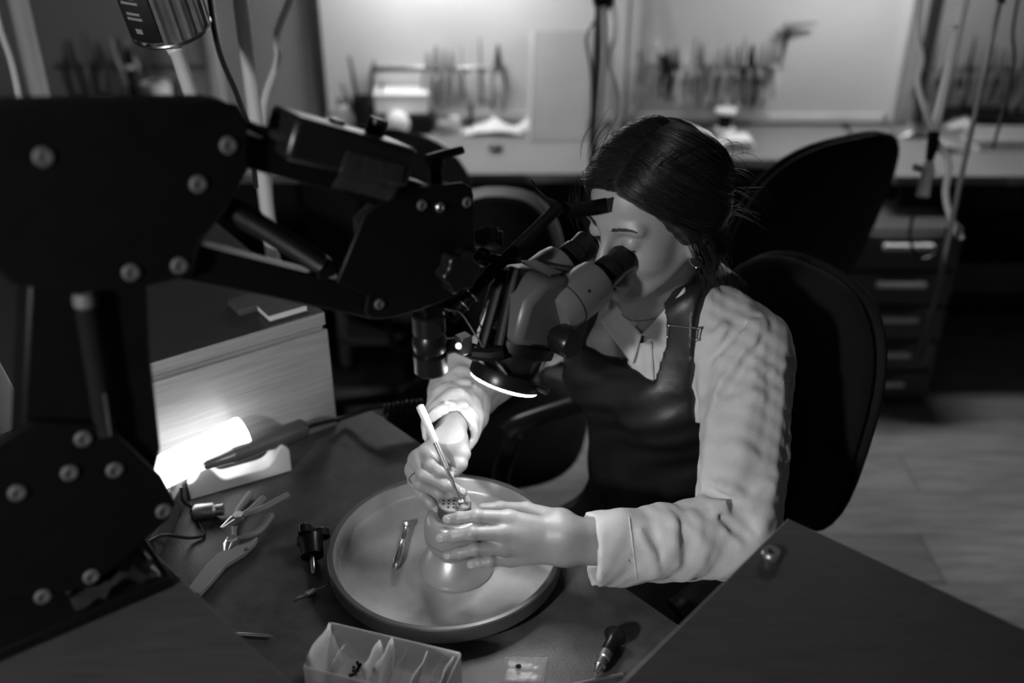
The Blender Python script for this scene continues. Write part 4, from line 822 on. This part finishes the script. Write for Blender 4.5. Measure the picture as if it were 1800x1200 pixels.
# ================================================================== the woman
FH = unit((-.727, -.654, -.208)); LH = unit((.669, -.743, 0)); UH = np.cross(FH, LH); HC = npv((.190, 1.291, 1.271))
hl = lambda x, y, z: HC + FH * x + LH * y + UH * z
def toh(X, Y, Z): a, b, c = X - HC[0], Y - HC[1], Z - HC[2]; return tuple(a * A[0] + b * A[1] + c * A[2] for A in (FH, LH, UH))
WAX = (g3(UU, 0), g3(VV, 0), npv((0, 0, 1)))
def f_head(X, Y, Z):
    x, y, z = toh(X, Y, Z); ay = np.abs(y)
    s = s_ell(x, y, z, (-.012, 0, .030), (.096, .0745, .078))
    s = smin(s, s_ell(x, y, z, (.028, 0, -.030), (.056, .057, .079)), .03)
    s = smin(s, s_cone(x, ay, z, (-.004, .052, -.040), (.060, .014, -.096), .020, .015), .022)
    s = smin(s, s_ell(x, y, z, (.068, 0, -.097), (.017, .019, .016)), .014)
    s = smin(s, s_ell(x, ay, z, (.047, .035, -.032), (.030, .026, .028)), .016)
    s = smin(s, s_cone(x, ay, z, (.0795, .006, .017), (.0695, .042, .018), .0095, .008), .012)
    s = smax(s, -s_ell(x, ay, z, (.096, .032, -.002), (.020, .019, .014)), .014)
    s = smin(s, np.sqrt((x - .0705) ** 2 + (ay - .031) ** 2 + (z + .003) ** 2) - .0128, .005)
    s = smin(s, s_cone(x, y, z, (.085, 0, .004), (.1075, 0, -.038), .0062, .0085), .011)
    s = smin(s, s_ell(x, y, z, (.106, 0, -.041), (.0105, .0095, .0085)), .006)
    s = smin(s, s_ell(x, ay, z, (.0965, .0115, -.044), (.009, .006, .0065)), .006)
    s = smin(s, s_ell(x, y, z, (.0835, 0, -.070), (.012, .026, .018)), .010)
    s = smin(s, s_ell(x, y, z, (.0915, 0, -.0665), (.0078, .020, .0050)), .004)
    s = smin(s, s_ell(x, y, z, (.0895, 0, -.0765), (.0082, .0175, .0060)), .004)
    s = smax(s, -s_cone(x, ay, z, (.100, 0, -.0715), (.086, .022, -.0705), .0022, .0012), .003)
    e = s_ell(x, ay, z, (-.010, .0755, -.016), (.017, .0085, .029), (unit((.95, -.25, .15)), unit((.25, .95, 0)), unit((-.15, .03, .98))))
    e = smin(e, s_ell(x, ay, z, (-.003, .0735, -.043), (.0085, .005, .010)), .006)
    e = smax(e, -s_ell(x, ay, z, (-.004, .0835, -.014), (.0095, .006, .018)), .004)
    s = smin(s, e, .006)
    nk = s_cone(X, Y, Z, hl(-.032, 0, -.045), bf(-.435, 0, 1.085), .050, .055)
    nk = smin(nk, s_cone(X, Y, Z, hl(.0, 0, -.075), bf(-.405, 0, 1.075), .034, .036), .03)
    return smin(s, nk, .022)
def f_torso(X, Y, Z):
    c = lambda u, v, z: bf(u, v, z)
    s = s_ell(X, Y, Z, c(-.475, 0, .955), (.098, .150, .175), WAX)
    s = smin(s, s_ell(X, Y, Z, c(-.505, 0, .74), (.108, .145, .20), WAX), .08)
    s = smin(s, s_cone(X, Y, Z, c(-.455, -.135, 1.050), c(-.455, .135, 1.050), .056, .056), .05)
    for k in (-1, 1):
        s = smin(s, s_cone(X, Y, Z, c(-.455, k * .12, 1.066), c(-.445, k * .035, 1.115), .042, .038), .03)
        s = smin(s, s_ell(X, Y, Z, c(-.398, k * .062, .945), (.055, .062, .062), WAX), .05)
    return s
SHL, ELL, WRL = bf(-.448, -.168, 1.046), npv((.314, 1.078, .874)), npv((.095, 1.040, .896))
SHR, ELR, WRR = bf(-.448, .165, 1.046), npv((-.078, 1.372, .930)), npv((-.092, 1.165, .974))
CUL = Dp(1040, 966, 1.342); CUR = WRR + unit(ELR - WRR) * .025
def f_arm(X, Y, Z, S, E, W, C, r):
    up_ = s_cone(X, Y, Z, S, E, r[0], r[1])
    ax = unit(E - C); fo = s_cone(X, Y, Z, E, C - ax * .05, r[1] * .97, r[2])
    pl = (X - C[0]) * -ax[0] + (Y - C[1]) * -ax[1] + (Z - C[2]) * -ax[2]
    bore = np.maximum(s_cone(X, Y, Z, C - ax * .05, C + ax * .05, r[2] - .0035, r[2] - .006), -.04 - pl)
    fo = np.maximum(np.maximum(fo, pl), -bore)
    ang = np.maximum(s_cone(X, Y, Z, C + ax * .001, C + ax * .055, r[2] + .004, r[2] + .0045), np.maximum(pl, -.058 - pl)); ang = np.maximum(ang, -bore)
    return smin(smin(up_, fo, .018), ang, .002)
VN = bf(-.34, .004, .985)                                              # foot of the open collar
def f_shirt0(X, Y, Z):
    s = f_torso(X, Y, Z) - .008
    s = smin(s, f_arm(X, Y, Z, SHL, ELL, WRL, CUL, (.066, .058, .046)), .035)
    s = smin(s, f_arm(X, Y, Z, SHR, ELR, WRR, CUR, (.064, .054, .037)), .035)
    return s
def creases(X, Y, Z):
    w = .010 * np.sin(31 * X + 17 * Y) + .012 * np.sin(23 * Y - 29 * Z)
    a = np.sin(95 * (X + w) + 40 * (Y) - 88 * Z); b = np.sin(60 * X - 110 * (Y + w) + 64 * Z + 1.3); c = np.sin(190 * (Y + w) + 120 * X + 90 * Z)
    return .0022 * a * np.abs(a) + .0018 * b + .0007 * c
RID = [((1222, 628), (1318, 534), .009), ((1262, 690), (1342, 572), .010), ((1250, 730), (1300, 640), .008), ((1330, 655), (1378, 640), .006), ((1240, 845), (1300, 866), .010), ((1240, 880), (1312, 905), .012), ((1262, 905), (1300, 960), .010), ((1330, 860), (1368, 840), .008), ((1318, 930), (1352, 905), .008), ((1125, 935), (1150, 990), .005), ((1180, 925), (1190, 990), .006), ((1215, 900), (1235, 970), .008), ((1300, 700), (1372, 690), .006), ((1290, 780), (1330, 800), .008), ((762, 690), (830, 700), .007), ((770, 730), (835, 735), .007), ((800, 655), (870, 660), .007), ((820, 690), (868, 690), .006), ((1110, 620), (1118, 660), .004), ((1150, 620), (1165, 655), .004)]
VAL = [((1236, 640), (1330, 552), .006), ((1272, 690), (1345, 590), .006), ((1240, 860), (1310, 888), .006), ((1246, 893), (1306, 935), .006), ((1285, 888), (1330, 935), .006), ((1196, 915), (1212, 990), .005), ((1150, 925), (1165, 1000), .004), ((1262, 708), (1300, 655), .005), ((765, 710), (835, 716), .005), ((790, 672), (862, 678), .005)]
RIDW = [(march(f_shirt0, *a, off=-.003), march(f_shirt0, (a[0] + b[0]) / 2, (a[1] + b[1]) / 2, off=-.003), march(f_shirt0, *b, off=-.003), r) for a, b, r in RID]
VALW = [(march(f_shirt0, *a, off=.002), march(f_shirt0, (a[0] + b[0]) / 2, (a[1] + b[1]) / 2, off=.001), march(f_shirt0, *b, off=.002), r) for a, b, r in VAL]
def f_shirt(X, Y, Z):
    s = f_shirt0(X, Y, Z)
    for a, m, b, r in RIDW: s = smin(s, np.minimum(s_cone(X, Y, Z, a, m, r * .5, r), s_cone(X, Y, Z, m, b, r, r * .5)), .011)
    for a, m, b, r in VALW: s = smax(s, -np.minimum(s_cone(X, Y, Z, a, m, r * .4, r), s_cone(X, Y, Z, m, b, r, r * .4)), .010)
    s = s + creases(X, Y, Z)
    du = (X - TR[0]) * UU[0] + (Y - TR[1]) * UU[1]; dv = (X - TR[0]) * VV[0] + (Y - TR[1]) * VV[1]
    vee = np.maximum(np.abs(dv - .004) - np.clip((Z - .985) * .62, -.01, .075), -.455 - du) * .8
    s = np.maximum(s, -vee)
    s = np.maximum(s, -(s_cone(X, Y, Z, bf(-.45, 0, 1.10), hl(-.035, 0, -.06), .058, .066)))
    return np.maximum(s, .70 - Z)
def f_skin(X, Y, Z):                                                    # head, neck and the top of the chest
    s = smin(f_head(X, Y, Z), f_torso(X, Y, Z) + .004, .03); return np.maximum(s, .93 - Z)

# hands ---------------------------------------------------------------------------
dl = .016
def chain(pts, rad): return [Dp(x, y, d) for x, y, d in pts], rad
LHF = [chain([(895, 911, 1.318 + dl), (838, 907, 1.306 + dl), (808, 910, 1.310 + dl), (786, 913, 1.318 + dl)], (.0112, .0088, .0080, .0068)),
       chain([(884, 937, 1.308 + dl), (829, 937, 1.296 + dl), (799, 942, 1.302 + dl), (774, 946, 1.312 + dl)], (.0112, .0090, .0080, .0068)),
       chain([(886, 962, 1.312 + dl), (835, 965, 1.300 + dl), (809, 971, 1.306 + dl), (786, 976, 1.316 + dl)], (.0108, .0085, .0076, .0064)),
       chain([(898, 983, 1.325 + dl), (862, 986, 1.314 + dl), (842, 989, 1.316 + dl), (827, 992, 1.322 + dl)], (.0098, .0076, .0068, .0058))]
LTH = chain([(985, 915, 1.345), (925, 897, 1.385), (880, 893, 1.402), (848, 893, 1.400)], (.015, .0115, .0095, .0075))
RHF = [chain([(752, 797, 1.378), (757, 816, 1.352), (775, 828, 1.350), (790, 838, 1.356)], (.0112, .0088, .0080, .0068)),
       chain([(733, 806, 1.378), (744, 834, 1.352), (786, 852, 1.352), (813, 866, 1.360)], (.0110, .0088, .0080, .0069)),
       chain([(726, 826, 1.384), (738, 850, 1.364), (772, 866, 1.366), (796, 872, 1.372)], (.0105, .0084, .0076, .0066)),
       chain([(730, 846, 1.390), (743, 868, 1.378), (758, 884, 1.376), (770, 897, 1.376)], (.0096, .0076, .0068, .0058))]
RTH = chain([(800, 775, 1.400), (812, 797, 1.380), (808, 815, 1.374), (799, 829, 1.372)], (.0135, .0112, .0100, .0080))
def f_fing(X, Y, Z, F):
    s = None
    for P, r in F:
        g = None
        for k in range(3):
            q = s_cone(X, Y, Z, P[k], P[k + 1], r[k], r[k + 1]); g = q if g is None else smin(g, q, .003)
        for k in (1, 2): g = smin(g, np.sqrt((X - P[k][0]) ** 2 + (Y - P[k][1]) ** 2 + (Z - P[k][2]) ** 2) - r[k] * 1.06, .003)
        s = g if s is None else np.minimum(s, g)
    return s
def f_hand(X, Y, Z, F, Th, W, E, wr):
    ax = unit(E - W); K = [P[0] for P, _ in F]; side = unit(K[0] - K[3]); side = unit(side - ax * (side @ ax))
    p = None
    for k, (P, r) in enumerate(F):
        a = W + side * (.014 - .0093 * k) - ax * .012; q = s_cone(X, Y, Z, a, P[0], .0145, r[0] * 1.02); p = q if p is None else smin(p, q, .014)
    wrist = smin(s_cone(X, Y, Z, W + side * .011 - ax * .01, E + side * .012, wr, wr * 1.35), s_cone(X, Y, Z, W - side * .011 - ax * .01, E - side * .012, wr, wr * 1.35), .012)
    p = smin(p, wrist, .02)
    p = smin(p, s_cone(X, Y, Z, W + side * .01 - ax * .01, Th[0][0], .016, Th[1][0]), .02)
    p = smin(p, f_fing(X, Y, Z, F), .006)
    return smin(p, f_fing(X, Y, Z, [Th]), .008)
ENDL = WRL + unit(ELL - WRL) * .09; ENDR = WRR + unit(ELR - WRR) * .09
f_lh = lambda X, Y, Z: f_hand(X, Y, Z, LHF, LTH, WRL + npv((-.012, 0, 0)), ENDL, .0195)
f_rh = lambda X, Y, Z: f_hand(X, Y, Z, RHF, RTH, WRR + npv((0, -.012, 0)), ENDR, .0185)

pl_ = bf(-.50, 0, .44)
person = thing('person', 'person in white shirt and black apron looking into the microscope', 'person', (pl_[0], pl_[1], 0))
VS, FS, off, mi = [], [], 0, []
def addnet(fn, lo, hi, h, flag=None):
    global off
    v, f = nets(fn, lo, hi, h); VS.append(v); FS.append(f + off); off += len(v); m = np.zeros(len(f), np.int32)
    if flag is not None: m = flag(v[f].mean(1)).astype(np.int32)
    mi.append(m)
def lipflag(c):
    x, y, z = toh(*c.T); a = ((z + .0665) / .0050) ** 2 + (y / .021) ** 2 < 1.15; b = ((z + .0768) / .0064) ** 2 + (y / .0185) ** 2 < 1.1
    return (a | b) & (x > .088)
addnet(f_skin, HC - npv((.16, .16, .34)), HC + npv((.17, .19, .14)), .0025, lipflag)
def bounds(ch, W): P = np.array([p for c in ch for p in c[0]] + [W]); return P.min(0) - .02, P.max(0) + .02
lo, hi = bounds(LHF + [LTH], ENDL); addnet(f_lh, lo, hi, .0014)
lo, hi = bounds(RHF + [RTH], ENDR); addnet(f_rh, lo, hi, .0014)
# finger nails sit in the same mesh
nb = MB()
for F, nrm in ((LHF, [-FW] * 4), (RHF, [unit(-FW + UPV * .5 + RT * .1)] * 2 + [unit(-FW + UPV * .4)] * 2), ([RTH], [unit(-FW + UPV * .3 - RT * .35)])):
    for (P, r), n_ in zip(F, nrm):
        d = unit(P[3] - P[2]); n2 = unit(n_ - d * (n_ @ d)); w = np.cross(d, n2); nb.ball(P[3] - d * .0035 + n2 * r[3] * .93, (.0060, .0046, .0012), 14, (d, w, n2))
nf = [f for f in nb.f]; quads = np.array([f if len(f) == 4 else (f[0], f[1], f[2], f[2]) for f in nf])
V_all = np.concatenate(VS + [np.array(nb.v)]); faces = [tuple(q) for q in np.concatenate(FS).tolist()] + [tuple(i + off for i in f) for f in nf]
body = obj('body', (V_all, faces), [M['skin'], M['lip'], M['nail']], person, sharp=0)
mi = np.concatenate(mi + [np.full(len(nf), 2, np.int32)])
if len(body.data.polygons) == len(mi): body.data.polygons.foreach_set('material_index', mi)
# shirt -----------------------------------------------------------------------------
v, f = nets(f_shirt, (-.165, .965, .70), (.455, 1.66, 1.165), .0036)
shirt = obj('shirt', (v, f), M['shirt'], person, sharp=0)
def patch(c4, fn, off, n=10, thick=.0025):
    a, b, c, d = [npv(q) for q in c4]; P = []
    for i in range(n + 1):
        row = []
        for j in range(n + 1):
            s, t_ = i / n, j / n; q = (a * (1 - s) + b * s) * (1 - t_) + (d * (1 - s) + c * s) * t_
            row.append(march(fn, q[0], q[1], off=off))
        P.append(row)
    return MB().grid(P)
f_neck = lambda X, Y, Z: smin(f_torso(X, Y, Z) - .010, s_cone(X, Y, Z, hl(-.032, 0, -.045), bf(-.435, 0, 1.085), .052, .058), .02)
f_soft = lambda X, Y, Z: f_shirt0(X, Y, Z) + creases(X, Y, Z)
obj('collar', patch([(1204, 505), (1212, 590), (1181, 607), (1128, 588)], f_neck, .006), M['shirt'], shirt, solid=.0025, sharp=0)
obj('collar', patch([(1086, 535), (1128, 588), (1112, 640), (1052, 560)], f_neck, .006), M['shirt'], shirt, solid=.0025, sharp=0)
obj('placket', patch([(1112, 605), (1146, 600), (1150, 668), (1108, 668)], f_soft, .003, 8), M['shirt'], shirt, solid=.0015, sharp=0)
for a, b in (((1262, 707), (1388, 668)), ((1106, 909), (1120, 1016))):
    obj('seam', MB().tube([march(f_soft, a[0] + (b[0] - a[0]) * k / 12, a[1] + (b[1] - a[1]) * k / 12, off=.0002) for k in range(13)], .0011, 6), M['shirt'], shirt)

# apron -----------------------------------------------------------------------------
KL = [(bf(-.50, k * .09, .535), bf(-.09, k * .11, .565), bf(-.06, k * .11, .10)) for k in (-1, 1)]
def f_legs(X, Y, Z):
    s = s_ell(X, Y, Z, bf(-.52, 0, .575), (.12, .165, .105), WAX)
    for a, b, c in KL: s = smin(smin(s, s_cone(X, Y, Z, a, b, .085, .062), .03), s_cone(X, Y, Z, b, c, .058, .040), .02)
    return s
BZ = 1.003
def f_apron(X, Y, Z):
    du = (X - TR[0]) * UU[0] + (Y - TR[1]) * UU[1]; dv = (X - TR[0]) * VV[0] + (Y - TR[1]) * VV[1]
    t0 = f_torso(X, Y, Z); a = smin(t0 - .017, f_legs(X, Y, Z) - .012, .05)
    fold = .0022 * np.sin(70 * dv + 30 * Z + 9 * np.sin(14 * Z)) + .004 * np.exp(-((Z - .93 + .25 * np.abs(dv)) / .02) ** 2) * np.exp(-(dv / .08) ** 2) - .004 * np.exp(-((Z - .905 + .3 * np.abs(dv)) / .02) ** 2) * np.exp(-(dv / .08) ** 2)
    a = a - fold
    w = np.interp(Z, [.60, .70, .80, .90, BZ], [.20, .19, .18, .158, .124])
    bib = np.maximum(np.maximum(np.abs(dv) - w, Z - BZ + .10 * dv * dv), -.47 - du)
    bib = np.maximum(bib, .56 - Z)
    lap = np.maximum(np.maximum(np.abs(dv) - .20, -.50 - du), np.maximum(np.maximum(du + .15, .50 - Z), Z - .70))
    sv = np.interp(Z, [BZ - .02, 1.06, 1.14], [.100, .098, .074])
    strap = np.maximum(np.maximum(np.abs(np.abs(dv) - sv) - .023, BZ - .012 - Z), -.52 - du)
    sa = smin(t0 - np.interp(Z, [BZ - .01, BZ + .04], [.0175, .023]), s_cone(X, Y, Z, hl(-.032, 0, -.045), bf(-.435, 0, 1.085), .056, .064), .02)
    inner = smin(t0 - .004, f_legs(X, Y, Z) - .002, .05)
    st_ = np.maximum(np.maximum(sa, strap), Z - 1.15)
    return np.maximum(np.minimum(np.maximum(a, np.minimum(bib, lap)), st_), -inner)
v, f = nets(f_apron, (-.18, .98, .48), (.46, 1.66, 1.17), .0045)
apron = obj('apron', (v, f), M['apron'], person, sharp=40)
f_ap2 = lambda X, Y, Z: f_torso(X, Y, Z) - .0245
bu = [march(f_ap2, x, y) for x, y in ((1176, 572), (1228, 577), (1225, 597), (1173, 592))]
obj('buckle', MB().tube([bu[0], bu[1]], .0014, 8).tube([bu[3], bu[0]], .0014, 8).tube([bu[1], bu[2]], .0014, 8), M['steel'], apron)
for q in bu: obj('rivet', MB().ball(q, .0026, 10), M['steel'], apron)
# trousers and shoes
v, f = nets(lambda X, Y, Z: np.maximum(f_legs(X, Y, Z), .08 - Z), bf(-.30, 0, .06) - npv((.42, .42, 0)), bf(-.30, 0, .70) + npv((.42, .42, 0)), .009)
obj('trousers', (v, f), M['trousers'], person, sharp=0)
for k in (-1, 1):
    a = bf(-.08, k * .11, .045); b = bf(.09, k * .12, .032)
    obj('shoe', MB().tube([a - g3(UU, 0) * .04, a - g3(UU, 0) * .03, a, (a + b) / 2, b, b + g3(UU, 0) * .02], [.02, .044, .045, .042, .034, .012], 14, flat=1), M['sole'], person)

# hair ------------------------------------------------------------------------------
def f_hair(X, Y, Z):
    x, y, z = toh(X, Y, Z); ay = np.abs(y)
    s = s_ell(x, y, z, (-.018, 0, .037), (.108, .088, .080))
    s = smin(s, s_ell(x, y, z, (-.058, 0, -.012), (.070, .074, .070)), .03)
    s = smin(s, s_ell(x, ay, z, (-.02, .068, .0), (.040, .020, .036)), .02)
    s = smin(s, s_cone(x, y, z, (-.098, 0, -.035), (-.110, .008, -.105), .042, .028), .03)
    s = smin(s, s_cone(x, y, z, (-.108, .008, -.10), (-.100, .018, -.165), .026, .010), .02)
    s = smax(s, -s_ell(x, y, z, (.122, 0, -.045), (.105, .135, .124)), .020)
    s = smax(s, -s_ell(x, y, z, (.070, 0, -.110), (.092, .14, .085)), .006)
    return s
def f_hair2(X, Y, Z):
    x, y, z = toh(X, Y, Z); an = np.arctan2(z - .02, np.abs(y) + .01)
    return f_hair(X, Y, Z) + .0006 * np.sin(70 * z + 120 * x) + .0005 * np.sin(160 * z + 260 * x) + .0008 * np.exp(-((y - .012) / .004) ** 2) * (z > .05)
v, f = nets(f_hair2, HC - npv((.17, .17, .20)), HC + npv((.19, .21, .16)), .0026)
hair = obj('hair', (v, f), M['hair'], person, sharp=0)
f_hh = lambda X, Y, Z: np.minimum(f_hair(X, Y, Z), f_head(X, Y, Z) - .0006)
rs = np.random.RandomState(11); NS, NPT = 3200, 18
sg = np.where(rs.rand(NS) < .62, 1., -1.); af = rs.uniform(0, 1, NS) ** .8
st0 = np.stack([.080 - .13 * af, .012 + sg * .003 + rs.normal(0, .002, NS), .078 + .055 * np.sin(np.minimum(af * 1.7, 1.57))], 1)
mid = np.stack([.052 - .125 * af + rs.normal(0, .007, NS), sg * .094, .026 + .05 * af + rs.normal(0, .008, NS)], 1)
ctr = npv((-.03, 0, .02)); d0 = st0 - ctr; d0 /= np.linalg.norm(d0, axis=1)[:, None]; dm = mid - ctr; dm /= np.linalg.norm(dm, axis=1)[:, None]
d1 = np.stack([np.full(NS, -.085), sg * .018, -.05 + .03 * af], 1) + rs.normal(0, .012, (NS, 3)); d1 /= np.linalg.norm(d1, axis=1)[:, None]
t0_ = np.where(rs.rand(NS) < .4, 0, rs.uniform(0, .55, NS)); t1_ = np.minimum(t0_ + rs.uniform(.35, .9, NS), 1.0); pts = []
lift = rs.uniform(.0002, .0034, NS) + (rs.rand(NS) > .93) * rs.uniform(0, .004, NS)
for k in range(NPT):
    tt = t0_ + (t1_ - t0_) * k / (NPT - 1); tt = tt[:, None]
    d = d0 * (1 - tt) ** 2 + dm * 2.4 * tt * (1 - tt) + d1 * tt ** 2; d /= np.linalg.norm(d, axis=1)[:, None]; p = ctr + d * .105
    Pw = HC + p[:, :1] * FH + p[:, 1:2] * LH + p[:, 2:] * UH
    X, Y, Z = project(f_hh, Pw, 0, 4).T
    g = Pw * 0; e = 1e-3; g[:, 0] = f_hh(X + e, Y, Z) - f_hh(X - e, Y, Z); g[:, 1] = f_hh(X, Y + e, Z) - f_hh(X, Y - e, Z); g[:, 2] = f_hh(X, Y, Z + e) - f_hh(X, Y, Z - e)
    g /= np.linalg.norm(g, axis=1)[:, None] + 1e-9; pts.append(np.stack([X, Y, Z], 1) + g * lift[:, None])
pts = np.stack(pts, 1); bad = np.linalg.norm(np.diff(pts, axis=1), axis=2).max(1) > .03; pts = pts[~bad]
def strand_mesh(P, r):                                                  # three-sided strands, vectorised
    n, m, _ = P.shape; T = np.gradient(P, axis=1); T /= np.linalg.norm(T, axis=2)[..., None] + 1e-9
    ref = np.broadcast_to(npv((.3, .5, .8)), T.shape); A_ = np.cross(T, ref); A_ /= np.linalg.norm(A_, axis=2)[..., None] + 1e-9; B_ = np.cross(T, A_)
    rad = r * np.sin(np.linspace(.25, 2.95, m))[None, :, None]
    V = np.stack([P + rad * (A_ * math.cos(a) + B_ * math.sin(a)) for a in (0, 2.094, 4.189)], 2).reshape(-1, 3)
    i = np.arange(n)[:, None, None] * m * 3; j = np.arange(m - 1)[None, :, None] * 3; k = np.arange(3)[None, None, :]; k2 = (k + 1) % 3
    F = np.stack([i + j + k, i + j + k2, i + j + 3 + k2, i + j + 3 + k], -1).reshape(-1, 4); return V, F
obj('hair_strands', strand_mesh(pts, .0006), M['hair'], hair, sharp=0, kind='stuff')
for s_i in (1, -1):
    for nm, n_, y0, y1, z0, ar, ln, dz in (('eyebrow', 110, .012, .052, .0185, .006, .009, .0035), ('eyelashes', 60, .018, .046, -.008, -.004, .006, -.004)):
        a_ = rs.uniform(0, 1, n_); q0 = np.stack([np.full(n_, .09), s_i * (y0 + (y1 - y0) * a_), z0 + ar * np.sin(a_ * 2.4) + rs.normal(0, .0012, n_) * (1.2 - a_)], 1)
        P_ = []
        for k in range(5):
            q = q0 + npv((0, s_i * ln * k / 4, dz * k / 4 * (1 - a_.mean()))); P_.append(project(f_head, HC + q[:, :1] * FH + q[:, 1:2] * LH + q[:, 2:] * UH, .0006 + (.0004 if nm == 'eyebrow' else .0012) * k / 4, 4))
        obj(nm, strand_mesh(np.stack(P_, 1), .0007), M['brow'], person, sharp=0, kind='stuff')
W_ = []
def wisp(a, b, c, n=16): return [npv(a) * (1 - s) ** 2 + 2 * npv(b) * s * (1 - s) + npv(c) * s * s for s in np.linspace(0, 1, n)]
for k in range(70):                                                     # flyaways at the back and locks by the ear
    j = lambda s: rs.normal(0, s, 3)
    a = npv((-.105 + rs.uniform(-.01, .02), .03 + rs.uniform(-.03, .03), rs.uniform(-.06, .07)))
    W_.append(wisp(a, a + npv((-.03, .012, .0)) + j(.01), a + npv((-.045 + rs.uniform(-.02, .02), .018, -.035)) + j(.018)))
for k in range(60):
    a = npv((.01, .083, .0)) + rs.normal(0, .010, 3) * npv((1, .2, 1)); W_.append(wisp(a, a + npv((-.012, .008, -.05)) + rs.normal(0, .006, 3), npv((-.035, .075, -.115)) + rs.normal(0, .012, 3)))
for k in range(40):
    a = npv((-.09, .02, -.05)) + rs.normal(0, .010, 3); W_.append(wisp(a, a + npv((-.02, .02, -.04)) + rs.normal(0, .01, 3), npv((-.09, .055, -.15)) + rs.normal(0, .016, 3)))
for k in range(40):
    y_ = rs.uniform(-.07, .07); a = npv((.05, y_, .088)) + rs.normal(0, .004, 3); W_.append(wisp(a, a + npv((-.02, y_ * .25, .022)) + rs.normal(0, .004, 3), a + npv((-.07, y_ * .4, .02)) + rs.normal(0, .008, 3)))
for k in range(26):                                                     # lock hanging on the far temple
    a = npv((.055, -.070, .055)) + rs.normal(0, .005, 3); W_.append(wisp(a, a + npv((.012, -.014, -.03)) + rs.normal(0, .003, 3), a + npv((-.004, -.010, -.085)) + rs.normal(0, .008, 3)))
W_ = np.array(W_); W_ = HC + W_[..., :1] * FH + W_[..., 1:2] * LH + W_[..., 2:] * UH
obj('loose_strands', strand_mesh(W_, .00042), M['hair'], hair, sharp=0, kind='stuff')

# jewellery -------------------------------------------------------------------------
nk = [march(f_skin, x, y, off=.0008) for x, y in ((1087, 545), (1098, 557), (1115, 564), (1140, 562), (1165, 555), (1185, 540))]
t = thing('necklace', 'fine necklace with a small bright pendant on the neck of the woman', 'necklace', nk[2])
obj('chain', MB().tube(spline(nk, 6), .0006, 6), M['steel'], t); pd = march(f_skin, 1115, 567, off=.002); obj('pendant', MB().lathe(pd, -FW, [(.0042, -.001), (.0044, .0005), (.0036, .0012)], 20), M['white'], t)
er = hl(-.002, .077, -.056)
t = thing('earring', 'thin steel hoop earring in the left ear of the woman', 'earring', er - npv((0, 0, .012)))
obj('hoop', MB().torus(er, LH * .3 + FH * .95, .0095, .0007, 28, 6), M['steel'], t); obj('bead', MB().ball(er - UH * .0105, .0016, 8), M['steel'], t)
P, r = RHF[2]; c = P[0] * .45 + P[1] * .55; one('finger_ring', MB().torus(c, P[1] - P[0], r[1] * 1.22, .0013, 28, 8), M['steel'], 'plain band on the ring finger of the right hand', 'ring')
